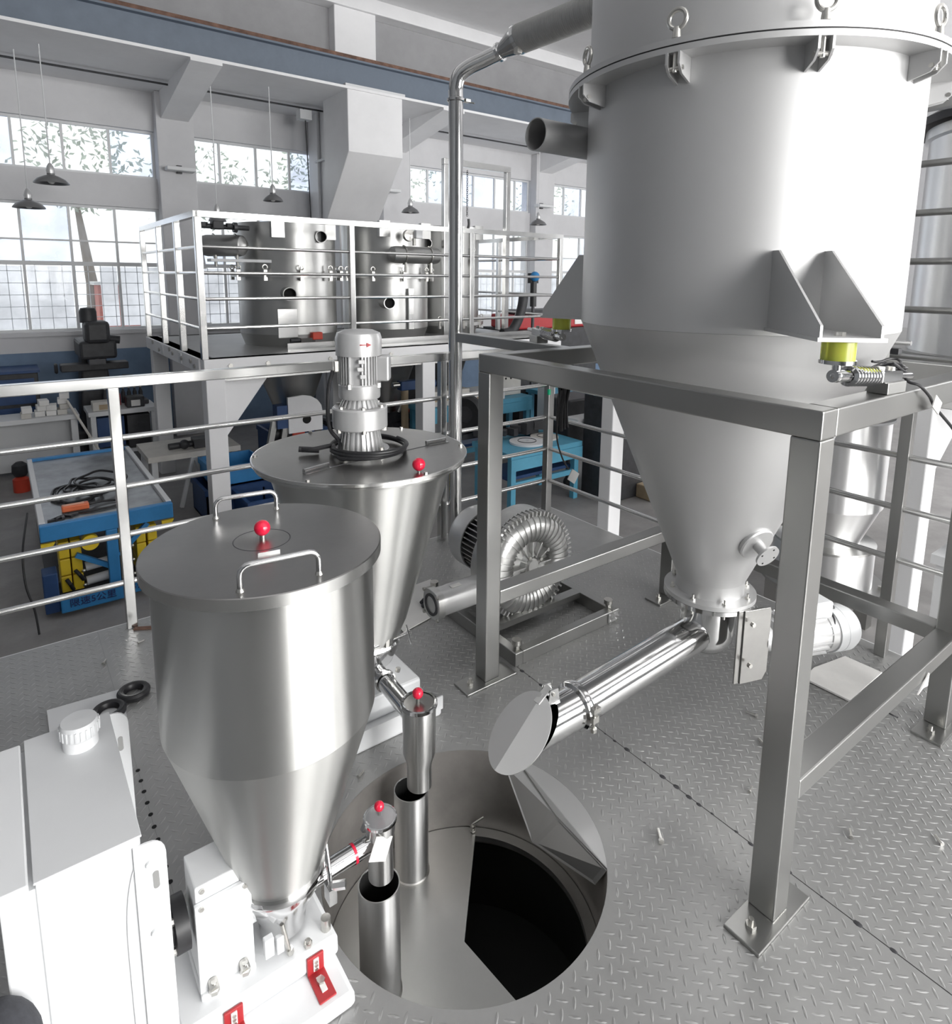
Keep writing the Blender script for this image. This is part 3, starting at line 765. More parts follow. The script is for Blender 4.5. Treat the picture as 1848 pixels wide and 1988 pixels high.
# valve plates between outlet and motor
vp = thing('slide_valve', 'stainless valve plates bolted beside the silo outlet', 'valve', (2.03, 1.05, .2))
MB().prism([(CX - .02, CY - .13, .421), (CX + .20, CY - .02, .421), (CX + .22, CY + .12, .421), (CX + .1, CY + .15, .421)], (0, 0, .015)).build('valve_plate', M_chrome, vp)
for k in range(2):
    x = 2.005 + .018 * k; y = 1.075 - .012 * k
    MB().prism([(x - .09, y + .0, .44), (x + .01, y - .035, .44), (x + .015, y - .036, .425), (x + .015, y - .036, .20), (x - .0, y - .03, .17), (x - .09, y, .17)], (.002, .006, 0)).build('side_plate', M_lid, vp, bevel=.001)
for dx, dz in ((-.06, .40), (-.0, .39), (-.06, .25), (-.01, .24)):
    MB().hexbolt((2.005 + dx, 1.065 - dx * -.35, dz), (-.3, -.9, 0), .008, .012).build('valve_bolt', M_bolt, vp)
# ================================================================ LOAD CELLS
def load_cell(x, y, dirx, label, side):
    """beam load cell lying along direction dirx on the frame, its stud under the silo bracket at (x, y)"""
    t = thing('load_cell', label, 'load cell', (x, y, BZ1), 'load cells under the silo')
    D = Vector(dirx).normalized(); S = Vector((-D.y, D.x, 0)).normalized(); U = D.cross(S); B = Vector((x, y, 0))
    zc = 1.335 if side else 1.322
    plate_z = 1.418 if side else 1.398
    pad = MB().lathe(B, [(.0, plate_z - .003), (.036, plate_z - .003), (.036, plate_z - .045), (.0, plate_z - .045)], 40).build('rubber_pad', M_ureth, t, label='yellow urethane pad')
    MB().lathe(B, [(.0, plate_z - .045), (.039, plate_z - .045), (.039, plate_z - .054), (.0, plate_z - .054)], 40).build('pad_plate', M_chrome, t)
    MB().cyl(B + Vector((0, 0, zc)), B + Vector((0, 0, plate_z - .054)), .010, n=16).build('stud', M_chrome, t)
    MB().cyl(B - D * .014 + Vector((0, 0, zc)), B + D * .045 + Vector((0, 0, zc)), .0145, n=20).sphere(B + Vector((0, 0, zc)), .0155, 16, 10).build('head', M_chrome, t)
    prof = []
    for k in range(9):
        h = .05 + k * .0135
        prof += [(.016, h), (.0245, h + .003), (.0245, h + .0055), (.016, h + .0085)]
    MB().lathe(B + Vector((0, 0, zc)), prof, 32, axis=D).build('bellows', M_chrome, t)
    b0 = B + D * .14 + Vector((0, 0, zc)); 
    R = Matrix((D, S, U)).transposed()
    zt = zc + .012
    MB().obox(B + D * .228 + Vector((0, 0, zc)), (.10, .036, .032), R).build('beam_body', M_chrome, t, bevel=.004)
    MB().obox(Vector((B.x + D.x * .238, B.y + D.y * .238, (BZ1 + zc + D.z * .2 - .014) / 2)), (.09, .05, zc + D.z * .2 - .014 - BZ1), Matrix((Vector((D.x, D.y, 0)).normalized(), S, Vector((0, 0, 1)))).transposed()).build('mount_block', M_beam, t, bevel=.002)
    for d in (.20, .25): MB().hexbolt(B + D * d + Vector((0, 0, zc + .016)), (0, 0, 1), .009, .008).build('mount_bolt', M_bolt, t)
    MB().cyl(B + D * .275 + Vector((0, 0, zc)), B + D * .355 + Vector((0, 0, zc + .002)), .0085, n=14).build('cable_gland', M_chrome, t)
    return t, B + D * .355 + Vector((0, 0, zc + .002)), D
t, ce, D = load_cell(1.515, .665, (1, -.08, -.075), 'load cell with yellow pad at the near right corner of the frame', True)
# coiled black lead and white tag lying on the frame at the near cell
cc = thing('cell_cable', 'coiled black cable with white tag on the near load cell', 'cable', (1.85, .66, BZ1))
coil = []
for i in range(70):
    q = 2 * PI * i / 16; r_ = .032 + .007 * math.sin(i * 1.3)
    coil.append((1.90 + r_ * 1.25 * math.cos(q), .70 + r_ * math.sin(q), 1.285 + .055 * i / 70 + .006 * math.sin(i * .9)))
MB().tube(coil, .0035, 8).build('coil', M_black, cc)
MB().tube(smooth_path([tuple(ce), (1.83, .665, 1.34), (1.855, .66, 1.33), (1.835, .63, 1.30), (1.85, .608, 1.29), (1.90, .60, 1.26), (1.953, .60, 1.224), (2.104, .60, 1.148), (2.22, .6, 1.08)]), .004, 8).build('lead', M_black, cc)
MB().obox((1.945, .594, 1.232), (.055, .003, .034), Matrix.Rotation(.5, 3, 'Y')).build('tag', M_paper, cc)
load_cell(1.745, 1.80, (.35, .94, 0), 'load cell seen end-on at the far left of the frame', False)
t3 = load_cell(2.54, 1.23, (0, -1, 0), 'load cell hidden behind the silo on the right beam', True)
# cable bundle hanging from the far left cell
cb2 = thing('cable_bundle', 'bundle of black cables hanging behind the frame with white label', 'cable', (1.9, 1.92, .9))
for k in range(9):
    dx = .012 * (k % 3) - .012; dy = .012 * (k // 3)
    sgn = -1 if k % 2 else 1
    MB().tube(smooth_path([(1.905 + dx * 2 + sgn * .022, 1.93 + dy, 1.24), (1.905 + dx + sgn * .012, 1.93 + dy, 1.10), (1.90 + dx, 1.93 + dy, 1.0 + .005 * k), (1.905 + dx * 1.4, 1.93 + dy, .90 + .006 * k)]), .0075, 8).build('cable', M_black, cb2)
MB().tube(smooth_path([(1.87, 1.915, 1.08), (1.845, 1.91, .98), (1.84, 1.905, .88), (1.87, 1.90, .79), (1.905, 1.895, .735)]), .0035, 8).build('thin_lead', M_black, cb2)
MB().obox((1.93, 1.89, .70), (.05, .004, .05), Matrix.Rotation(.6, 3, 'Y')).build('label_tag', M_paper, cb2)

# ================================================================ RISER PIPE AND DUCT TO THE SILO TOP
rs = thing('riser_pipe', 'tall polished stainless riser pipe bending to the silo top', 'pipe', (2.025, 2.93, 0))
def bend(c, a0, a1, r, axis_u, axis_v, n=10):
    c = Vector(c); return [c + Vector(axis_u) * (r * math.cos(a0 + (a1 - a0) * i / n)) + Vector(axis_v) * (r * math.sin(a0 + (a1 - a0) * i / n)) for i in range(n + 1)]
MB().cyl((2.027, 2.93, 0.0), (2.022, 2.93, 2.46), .0385, n=32).build('riser', M_chrome, rs)
MB().lathe((2.022, 2.93, 2.455), [(.0385, 0), (.047, .004), (.047, .016), (.0385, .02)], 32).build('clamp_ring', M_chrome, rs)
MB().obox((2.075, 2.905, 2.465), (.03, .03, .014)).cyl((2.08, 2.92, 2.465), (2.11, 2.885, 2.455), .004, n=8).build('clamp_bolt', M_bolt, rs)
pth = smooth_path([(2.022, 2.93, 2.475), (2.022, 2.93, 2.53), (2.032, 2.915, 2.585), (2.07, 2.875, 2.625), (2.12, 2.82, 2.655), (2.17, 2.76, 2.685)], 6)
MB().tube(pth, .0385, 32).build('elbow', M_chrome, rs)
d0 = Vector((2.17, 2.76, 2.685)); d1 = Vector((2.21, 2.60, 2.735)); dv = (d1 - d0).normalized()
MB().lathe(d0, [(.0385, -.004), (.048, .0), (.048, .015), (.040, .018), (.040, .03), (.062, .10), (.064, .13)], 36, axis=dv).build('reducer', M_chrome, rs)
MB().lathe(d0, [(.064, .12), (.073, .124), (.073, .142), (.064, .146)], 36, axis=dv).build('hose_clamp', M_chrome, rs)
MB().obox(d0 + dv * .133 + Vector((-.03, -.03, -.066)), (.03, .03, .03)).build('clamp_lug', M_bolt, rs)
hs = thing('flexible_hose', 'wide grey spiral hose joining the riser pipe to the silo top', 'hose', (2.2, 2.3, 2.7))
h0 = d0 + dv * .135; h1 = Vector((2.29, 1.98, 2.75)); hv = (h1 - h0).normalized(); HL = (h1 - h0).length
prof = []
k = 0
while k * .011 < HL:
    prof += [(.068, k * .011), (.0705, k * .011 + .0055)]; k += 1
MB().lathe(h0, prof, 36, axis=hv).build('hose_wall', M_hose, hs)
MB().lathe(h1, [(.068, -.03), (.077, -.026), (.077, .0), (.068, .004)], 36, axis=hv).build('end_clamp', M_bolt, hs)
MB().cyl(h1, h1 + hv * .42, .064, n=36).build('inlet_stub', M_beam, hs)
sd = hv.cross(Vector((0, 0, 1))).normalized()
MB().tube(smooth_path([h0 + Vector((0, 0, .072)) + sd * -.02, (h0 + h1) / 2 + Vector((0, 0, .078)) - sd * .02, h1 + Vector((0, 0, .076)) - sd * .02]), .006, 8).build('tie_wire', M_paper, hs)

# ================================================================ PLATFORM RAILING
RY, RX = 3.026, 2.84
rl = thing('platform_railing', 'stainless platform guard rail with square handrail and round bars', 'railing', (1.3, RY, 0))
MB().box(-1.5, RX + .022, RY - .022, RY + .022, 1.076, 1.122).build('handrail', M_rail, rl, bevel=.004)
MB().box(RX - .022, RX + .022, .12, RY - .022, 1.076, 1.122).build('handrail', M_rail, rl, bevel=.004)
for z in (.86, .645, .43, .213):
    MB().cyl((-1.5, RY, z), (RX, RY, z), .0125, n=14).build('rail_bar', M_rail, rl)
    MB().cyl((RX, .12, z), (RX, RY, z), .0125, n=14).build('rail_bar', M_rail, rl)
for x in (-1.2, .355, 2.0): MB().box(x - .021, x + .021, RY - .021, RY + .021, 0, 1.076).build('post', M_rail, rl, bevel=.003)
MB().box(RX - .024, RX + .024, RY - .024, RY + .024, 0, 1.076).build('corner_post', M_beam, rl, bevel=.003)
for y in (.955, .2): MB().box(RX - .021, RX + .021, y - .021, y + .021, 0, 1.076).build('post', M_beam, rl, bevel=.003)
MB().obox((.39, RY - .05, .004), (.075, .02, .006), Matrix.Rotation(-.5, 3, 'Z')).build('weld_strip', M_rust, rl)
ga = MB().cyl((RX - .03, RY - .03, .80), (RX - .03, RY - .03, .835), .012, n=14).build('green_clip', M_green)
tag(ga, 'small green plastic clip on the railing corner post', 'clip')

# ================================================================ FRONT HOPPER AND FEEDER
H1 = Vector((.397, 1.258, 0)); LZ = 1.006; LR = .2343
h1 = thing('front_hopper', 'brushed stainless hopper with flat round lid nearest the camera', 'hopper', (H1.x, H1.y, .10))
MB().lathe(H1, [(.2165, .986), (.2165, .644), (.088, .238), (.083, .238), (.212, .644), (.212, .986)], 128).build('body', M_hopper, h1, angle=9)
MB().lathe(H1, [(.2205, .985), (.2205, .978), (.2165, .978)], 96).build('rim', M_darkmetal, h1)
ld = MB().lathe(H1, [(.0, LZ), (LR - .002, LZ), (LR, LZ - .0015), (LR - .004, LZ - .005), (.0, LZ - .005)], 128).build('lid', M_lid, h1, angle=20)
MB().lathe(H1, [(LR, LZ - .0015), (LR, LZ - .024), (LR - .003, LZ - .024), (LR - .003, LZ - .004)], 128).build('lid_skirt', M_skirt, h1)
MB().lathe(H1 + Vector((0, 0.02, 0)), [(.055, LZ), (.0562, LZ + .0006), (.0575, LZ)], 48).build('weld_mark', M_darkmetal, ld)
def grip(name, p, q, h, r, parent, m):
    p = Vector(p); q = Vector(q); d = (q - p).normalized(); up = Vector((0, 0, 1)); c = .018
    pts = [p, p + up * (h - c)] + [p + up * (h - c) + d * (c * (1 - math.cos(t))) + up * (c * math.sin(t)) for t in (.4, .8, 1.2, PI / 2)]
    pts += [q + up * (h - c) - d * (c * (1 - math.cos(t))) + up * (c * math.sin(t)) for t in (PI / 2, 1.2, .8, .4)] + [q + up * (h - c), q]
    o = MB().tube(pts, r, 12).build(name, m, parent)
    for e in (p, q): MB().lathe(e, [(r * 1.5, 0), (r * 1.4, .002), (r, .006)], 12).build('weld_bead', M_bolt, o)
grip('handle', (.294, 1.079, LZ), (.431, 1.062, LZ), .046, .0052, h1, M_chrome)
grip('handle', (.352, 1.456, LZ), (.484, 1.438, LZ), .044, .0052, h1, M_chrome)
kb = MB().sphere((.401, 1.286, LZ + .022), .0165, 24, 16).build('knob', M_red, h1, label='red ball knob')
MB().cyl((.401, 1.286, LZ), (.401, 1.286, LZ + .008), .006, n=12).build('knob_stem', M_bolt, h1)
MB().obox((.387, 1.206, LZ + .002), (.042, .006, .004), Matrix.Rotation(-.15, 3, 'Z')).build('hinge_pin', M_chrome, h1)
MB().lathe(H1, [(.09, .226), (.098, .228), (.100, .236), (.098, .244), (.09, .246)], 64).build('neck_clamp', M_chrome, h1)
MB().lathe(H1, [(.093, .232), (.088, .21), (.072, .17), (.054, .13), (.05, .095)], 64).build('outlet_bowl', M_chrome, h1)
lv = Vector((.484, 1.215, .23))
cl = MB().tube(smooth_path([(.497, 1.262, .34), (.494, 1.25, .29), (.496, 1.235, .25), (.494, 1.215, .20), (.49, 1.20, .17)]), .0055, 10).hexbolt((.49, 1.19, .185), (.8, -.5, .1), .010, .03).obox((.488, 1.195, .165), (.018, .03, .04))
cl.build('clamp_lever', M_chrome, h1)
MB().cyl((.472, 1.19, .085), (.472, 1.19, .115), .011, n=12).build('clamp_foot', M_bolt, h1)

fd = thing('front_feeder', 'white screw feeder base with red brackets under the front hopper', 'feeder', (.3, 1.2, 0))
MB().box(.155, .486, 1.064, 1.46, .0, .035).build('base_plate', M_white, fd, bevel=.012)
MB().box(.155, .490, 1.157, 1.44, .035, .085).build('deck_block', M_white, fd, bevel=.012)
gb = MB().box(.212, .312, 1.215, 1.31, .10, .335).build('gearbox', M_white, fd, bevel=.003)
MB().box(.208, .318, 1.203, 1.214, .088, .303).build('cover_plate', M_white, gb, bevel=.002)
MB().box(.208, .318, 1.196, 1.32, .085, .10).build('gearbox_foot', M_white, gb, bevel=.003)
for x, z in ((.225, .325), (.299, .325), (.22, .296), (.306, .296)):
    MB().hexbolt((x, 1.214, z) if z > .31 else (x, 1.203, z), (0, -1, 0), .0055, .004).build('cover_bolt', M_bolt, gb)
for x in (.232, .294):
    MB().hexbolt((x, 1.192, .10), (0, 0, 1), .0105, .009).cyl((x, 1.192, .1), (x, 1.192, .125), .006, n=10).cyl((x, 1.203, .118), (x, 1.185, .112), .0095, n=12).build('foot_bolt', M_bolt, gb)
MB().cyl((.312, 1.258, .165), (.345, 1.258, .165), .022, n=20).build('output_boss', M_white, gb)
cp_ = MB().lathe((.112, 1.258, .235), [(.0, 0), (.04, 0), (.04, .045), (.033, .05), (.033, .06), (.052, .062), (.052, .088), (.0, .088)], 32, axis=(1, 0, 0)).build('coupling', M_black, fd)
for q in (0.6, 2.2, 3.8, 5.2):
    MB().hexbolt((.174, 1.258 + .042 * math.cos(q), .235 + .042 * math.sin(q)), (-1, 0, 0), .007, .012).build('coupling_bolt', M_bolt, cp_)
MB().obox((.345, 1.195, .125), (.02, .016, .045)).obox((.368, 1.192, .118), (.016, .012, .04)).build('sensor_block', M_white, fd, bevel=.002)
MB().cyl((.375, 1.195, .16), (.385, 1.185, .095), .005, n=10).hexbolt((.386, 1.184, .10), (.1, -.1, -1), .008, .012).build('sensor_bolt', M_bolt, fd)
MB().hexbolt((.425, 1.178, .085), (0, 0, 1), .0095, .01).cyl((.425, 1.178, .085), (.425, 1.178, .1), .006, n=10).build('deck_bolt', M_bolt, fd)
def red_bracket(x):
    b = MB().box(x, x + .038, 1.151, 1.157, .035, .08).box(x, x + .038, 1.085, 1.157, .035, .039).build('transport_bracket', M_redplate, fd, bevel=.002, label='red locking bracket')
    MB().obox((x + .019, 1.150, .060), (.012, .003, .03)).obox((x + .019, 1.12, .0405), (.012, .035, .003)).build('slot', M_paper, b)
    MB().hexbolt((x + .019, 1.125, .04), (0, 0, 1), .009, .007).build('bracket_bolt', M_bolt, b)
    for i in range(3): MB().hexbolt((x + .019, 1.149, .05 + .009 * i), (0, -1, 0), .004, .003).build('bracket_stud', M_bolt, b)
red_bracket(.412); red_bracket(.238)
# discharge tube and cup
MB().cyl((.44, 1.258, .155), (.635, 1.258, .165), .0225, n=28).build('discharge_tube', M_chrome, fd)
MB().lathe((.575, 1.258, .162), [(.0228, -.0035), (.0236, -.003), (.0236, .003), (.0228, .0035)], 28, axis=(1, 0, .05)).build('red_band', M_red, fd)
cu = MB().lathe((.648, 1.258, 0), [(.0385, .222), (.0355, .222), (.0355, .19), (.030, .155), (.030, .055), (.0315, .055), (.0315, .155), (.037, .19), (.0385, .222)], 40).build('outlet_cup', M_cup, fd)
MB().lathe((.648, 1.258, 0), [(.0, .222), (.0395, .222), (.0395, .226), (.0, .2265)], 40).build('cup_lid', M_clear, cu)
MB().lathe((.648, 1.258, 0), [(.0385, .216), (.042, .217), (.042, .224), (.0385, .225)], 40).build('cup_rim', M_chrome, cu)
MB().sphere((.648, 1.262, .25), .0125, 20, 14).build('knob', M_red, cu, label='red ball knob')
MB().cyl((.648, 1.262, .226), (.648, 1.262, .24), .004, n=10).build('knob_stem', M_bolt, cu)
MB().obox((.628, 1.219, .175), (.05, .0025, .055), Matrix.Rotation(.5, 3, 'Y') @ Matrix.Rotation(-.15, 3, 'X')).build('paper_label', M_paper, cu)
MB().obox((.612, 1.27, .205), (.012, .012, .02), Matrix.Rotation(.5, 3, 'Y')).build('cup_ear', M_chrome, cu)

# white drive cabinet at the left edge
cz = .62
cab = thing('drive_cabinet', 'tall white drive cabinet at the lower left corner', 'cabinet', (.04, 1.27, 0))
MB().box(-.032, .113, 1.085, 1.462, .03, cz - .001).build('cabinet_body', M_white, cab, bevel=.004)
MB().box(-.034, .115, 1.083, 1.464, cz - .001, cz + .003).build('cabinet_top', M_greywhite, cab, bevel=.001)
MB().box(-.078, -.040, 1.083, 1.455, .03, cz + .004).build('side_panel', M_white, cab, bevel=.003)
MB().box(-.040, -.032, 1.09, 1.45, .03, cz - .012).build('seal_gap', M_greywhite, cab)
def ear(y, x1, z1, r):
    pts = [Vector((.10, y, .02)), Vector((x1, y, .02)), Vector((x1, y, z1 - r))] + [Vector((x1 - r + r * math.cos(t), y, z1 - r + r * math.sin(t))) for t in (.3, .6, .9, 1.2, PI / 2)] + [Vector((.10, y, z1))]
    e = MB().prism(pts, (0, .006, 0)).build('end_plate', M_white, cab, bevel=.0012)
    s_ = [Vector((x1 - .018 + .005 * math.cos(t), y - .0008, z1 - .075 + (.012 if math.sin(t) > 0 else -.012) + .005 * math.sin(t))) for t in [2 * PI * i / 16 for i in range(16)]]
    MB().prism(s_, (0, .008, 0)).build('slot_hole', M_plate, e)
    return e
ear(1.079, .149, .605, .03)
ear(1.462, .149, .615, .03)
cv = [(.0, 1.0825, .05), (.088, 1.0825, .05), (.088, 1.0825, .50), (.098, 1.0825, .56), (.112, 1.0825, .585)]
MB().tube(smooth_path([(.085, 1.083, .05), (.083, 1.083, .35), (.085, 1.083, .48), (.097, 1.083, .555), (.113, 1.083, .58)]), .0015, 6).build('cover_edge', M_greywhite, cab)
for z in (.565, .43): MB().lathe((.123, 1.0785, z), [(.0, -.004), (.006, -.004), (.007, 0)], 16, axis=(0, 1, 0)).build('screw', M_greywhite, cab)
jr = thing('white_jar', 'white plastic cap jar with grey lid on the drive cabinet top', 'jar', (.057, 1.385, cz))
MB().lathe((.057, 1.388, cz), [(.0, .003), (.031, .003), (.031, .024), (.029, .026), (.0, .026)], 32).build('jar_body', M_white, jr)
MB().lathe((.057, 1.388, cz), [(.033, .026), (.034, .028), (.034, .05), (.031, .056), (.0, .057)], 32).build('jar_lid', M_greywhite, jr)
for k in range(24):
    q = 2 * PI * k / 24
    MB().obox((.057 + .034 * math.cos(q), 1.388 + .034 * math.sin(q), cz + .039), (.003, .003, .02), Matrix.Rotation(q, 3, 'Z')).build('lid_rib', M_greywhite, jr)
kn = thing('dark_sleeve', 'dark charcoal cloth shape cut off by the lower left corner', 'cloth', (-.09, 1.0, 0))
MB().sphere((-.098, 1.03, .41), .07, 24, 16, (.85, 1, 1.1)).build('cloth_top', M_fabric, kn)
MB().lathe((-.098, 1.03, 0), [(.058, .41), (.066, .25), (.07, .1), (.07, .0)], 24).build('cloth_fold', M_fabric, kn)
# ================================================================ SECOND HOPPER WITH AGITATOR MOTOR
H2 = Vector((.964, 1.962, 0)); Z2 = .95; R2 = .364
h2 = thing('agitated_hopper', 'conical stainless hopper with a motor on its flat lid', 'hopper', (H2.x, H2.y, .12))
MB().lathe(H2, [(.322, .94), (.318, .93), (.150, .335), (.118, .26), (.114, .26), (.146, .335), (.314, .93)], 128).build('body', M_hopper, h2, angle=9)
MB().lathe(H2, [(.355, .925), (.358, .932), (.355, .939), (.32, .939), (.32, .925)], 96, closed=True).build('rim', M_hopper, h2)
ld2 = MB().lathe(H2, [(.0, Z2), (R2 - .004, Z2), (R2 - .004, Z2 - .010), (.0, Z2 - .010)], 128).build('lid', M_lid, h2)
MB().lathe(H2, [(R2 - .004, Z2), (R2, Z2 - .001), (R2, Z2 - .010), (R2 - .004, Z2 - .010)], 128).build('lid_edge', M_rail, h2)
MB().bar((H2.x - .25, H2.y - .125, Z2 + .0005), (H2.x + .30, H2.y - .06, Z2 + .0005), .004, .001).build('lid_split', M_darkmetal, ld2)
for a, b in (((.705, 1.833), (.797, 1.861)), ((1.193, 1.910), (1.278, 1.914))):
    hg = MB().cyl((*a, Z2 + .007), (*b, Z2 + .007), .007, n=14).build('lid_hinge', M_chrome, ld2)
    MB().bar((a[0], a[1] - .012, Z2 + .001), (b[0], b[1] - .012, Z2 + .001), .026, .0015).build('hinge_leaf', M_chrome, hg)
MB().sphere((1.001, 1.645, Z2 + .024), .0205, 24, 16).build('knob', M_red, h2, label='red ball knob')
MB().cyl((1.001, 1.645, Z2), (1.001, 1.645, Z2 + .01), .006, n=12).build('knob_stem', M_bolt, h2)
for k in range(6):
    q = 2 * PI * (k + .62) / 6
    MB().hexbolt((H2.x + .35 * math.cos(q), H2.y + .35 * math.sin(q), Z2), (0, 0, 1), .007, .006).build('lid_screw', M_bolt, h2)
MB().lathe(H2, [(.112, .245), (.126, .247), (.130, .256), (.126, .265), (.112, .267)], 64).build('neck_clamp', M_chrome, h2)
MB().lathe(H2, [(.118, .25), (.116, .22), (.10, .175), (.07, .14), (.055, .125)], 64).build('outlet_bowl', M_chrome, h2)
MB().cyl((.93, 1.835, .288), (1.095, 1.868, .272), .0065, n=12).build('clamp_bar', M_chrome, h2)
MB().cyl((1.07, 1.85, .315), (1.09, 1.85, .235), .003, n=8).build('clamp_pin', M_chrome, h2)
MB().hexbolt((.985, 1.838, .27), (.1, .1, 1), .012, .03).build('clamp_nut', M_bolt, h2)
# agitator gear motor
am = thing('agitator_motor', 'silver upright geared motor with cooling fins on the hopper lid', 'motor', (.962, 1.965, Z2))
MC = Vector((.962, 1.965, 0))
MB().lathe(MC, [(.0, Z2), (.098, Z2), (.098, Z2 + .012), (.0, Z2 + .012)], 40).build('foot_flange', M_alu, am)
for k in range(4):
    q = PI / 4 + PI / 2 * k - .3
    MB().hexbolt((MC.x + .086 * math.cos(q), MC.y + .086 * math.sin(q), Z2 + .012), (0, 0, 1), .009, .012).build('flange_bolt', M_bolt, am)
MB().lathe(MC, [(.068, Z2 + .012), (.056, 1.035), (.0, 1.035)], 40).build('lantern', M_alu, am)
def fins(name, n, r0, r1, z0, z1, w, parent, skip=()):
    for k in range(n):
        if k in skip: continue
        q = 2 * PI * k / n; rv = Vector((math.cos(q), math.sin(q), 0)); tv = Vector((-math.sin(q), math.cos(q), 0))
        MB().prism([MC + rv * (r0[0]) + Vector((0, 0, z0)) - tv * w / 2, MC + rv * r1[0] + Vector((0, 0, z0)) - tv * w / 2, MC + rv * r1[1] + Vector((0, 0, z1)) - tv * w / 2, MC + rv * r0[1] + Vector((0, 0, z1)) - tv * w / 2], tv * w).build(name, M_alu, parent)
fins('lantern_fin', 26, (.05, .04), (.078, .064), Z2 + .014, 1.036, .005, am)
gd = MB().lathe(MC, [(.0, 1.036), (.088, 1.036), (.093, 1.04), (.093, 1.105), (.088, 1.110), (.0, 1.110)], 56).build('gear_drum', M_alu, am)
for k in range(6):
    q = 2 * PI * (k + .2) / 6
    MB().hexbolt((MC.x + .088 * math.cos(q), MC.y + .088 * math.sin(q), 1.03), (0, 0, 1), .009, .012).build('drum_bolt', M_bolt, gd)
    MB().hexbolt((MC.x + .078 * math.cos(q), MC.y + .078 * math.sin(q), 1.11), (0, 0, 1), .008, .007).build('drum_bolt', M_bolt, gd)
MB().lathe(MC, [(.06, 1.11), (.048, 1.14), (.0, 1.14)], 36).build('neck', M_alu, am)
fins('neck_fin', 24, (.04, .035), (.07, .055), 1.111, 1.140, .005, am)
MB().lathe(MC, [(.0, 1.140), (.068, 1.140), (.070, 1.145), (.070, 1.185), (.066, 1.190), (.0, 1.190)], 48).build('motor_flange', M_alu, am)
for k in range(4):
    q = 2 * PI * (k + .4) / 4
    MB().hexbolt((MC.x + .072 * math.cos(q), MC.y + .072 * math.sin(q), 1.178), (0, 0, 1), .009, .016).build('flange_bolt', M_alu2, am)
MB().lathe(MC, [(.0, 1.188), (.058, 1.188), (.058, 1.296), (.0, 1.296)], 40).build('motor_body', M_alu, am)
fins('cooling_fin', 40, (.055, .055), (.072, .072), 1.19, 1.294, .0035, am, skip=(25, 26, 27, 12, 13, 14, 15))
nd_ = Vector((-.35, -.94, 0)).normalized()
for z in (1.27, 1.245, 1.22): MB().obox(MC + nd_ * .07 + Vector((.006 * math.sin(z * 99), 0, z)), (.02, .014, .014), Matrix.Rotation(math.atan2(nd_.y, nd_.x) + PI / 2, 3, 'Z')).build('lug', M_alu, am, bevel=.002)
fc = MB().lathe(MC, [(.077, 1.286), (.077, 1.345), (.072, 1.36), (.05, 1.370), (.0, 1.372)], 48).build('fan_cover', M_alu, am)
q0 = math.atan2(-1.965, -.962) + .05
ar = []
for k in range(9):
    q = q0 + .33 * k / 8 ; ar.append((MC.x + .0775 * math.cos(q), MC.y + .0775 * math.sin(q), 1.326))
MB().tube(ar, .0019, 6).build('rotation_arrow', M_redplate, fc)
e0 = Vector(ar[-1]); e1 = Vector(ar[-2]); tv = (e0 - e1).normalized(); rv = Vector((math.cos(q0 + .33), math.sin(q0 + .33), 0))
MB().prism([e0 + Vector((0, 0, .008)) - tv * .004, e0 + tv * .012, e0 + Vector((0, 0, -.008)) - tv * .004], rv * .0035).build('arrow_head', M_redplate, fc)
tb = Vector((math.cos(q0 + 1.35), math.sin(q0 + 1.35), 0))
MB().obox(MC + tb * .082 + Vector((0, 0, 1.242)), (.045, .06, .085), Matrix.Rotation(math.atan2(tb.y, tb.x), 3, 'Z')).build('terminal_box', M_alu, am, bevel=.006)
gl_ = Vector((math.cos(q0 - 1.45), math.sin(q0 - 1.45), 0))
MB().obox(MC + gl_ * .076 + Vector((0, 0, 1.25)), (.02, .03, .04), Matrix.Rotation(math.atan2(gl_.y, gl_.x), 3, 'Z')).build('cable_entry', M_bolt, am, bevel=.004)
# its cable: down from the entry, coiled round the foot
kc = thing('motor_cable', 'coiled black cable around the foot of the agitator motor', 'cable', (.97, 1.95, Z2))
g0 = MC + gl_ * .088 + Vector((0, 0, 1.235))
pts = [g0, g0 + gl_ * .014 + Vector((0, 0, -.05)), g0 + gl_ * .02 + Vector((0, 0, -.13)), g0 + gl_ * .014 + Vector((0, 0, -.20)), g0 + gl_ * .0 + Vector((.01, -.02, -.245))]
a0 = math.atan2(gl_.y, gl_.x)
for i in range(1, 44):
    q = a0 + .25 + 2 * PI * i / 17
    r_ = .135 + .010 * math.sin(i * .7)
    pts.append(MC + Vector((.02, -.02, 0)) + Vector((r_ * math.cos(q), r_ * math.sin(q), Z2 + .010 + .008 * (i // 17) + .006 * abs(math.sin(i * .37)))))
MB().tube(smooth_path(pts, 5), .0068, 10).build('cable_run', M_black, kc)
MB().cyl(MC + Vector((-.13, .05, Z2 + .012)), MC + Vector((-.19, .08, Z2 + .018)), .010, n=12).build('cable_end', M_black, kc)
MB().tube(smooth_path([MC + Vector((-.185, .08, Z2 + .018)), MC + Vector((-.16, .045, Z2 + .02)), MC + Vector((-.10, .02, Z2 + .03)), MC + Vector((-.10, -.0, Z2 + .03))]), .0075, 8).build('cable_tail', M_black, kc)
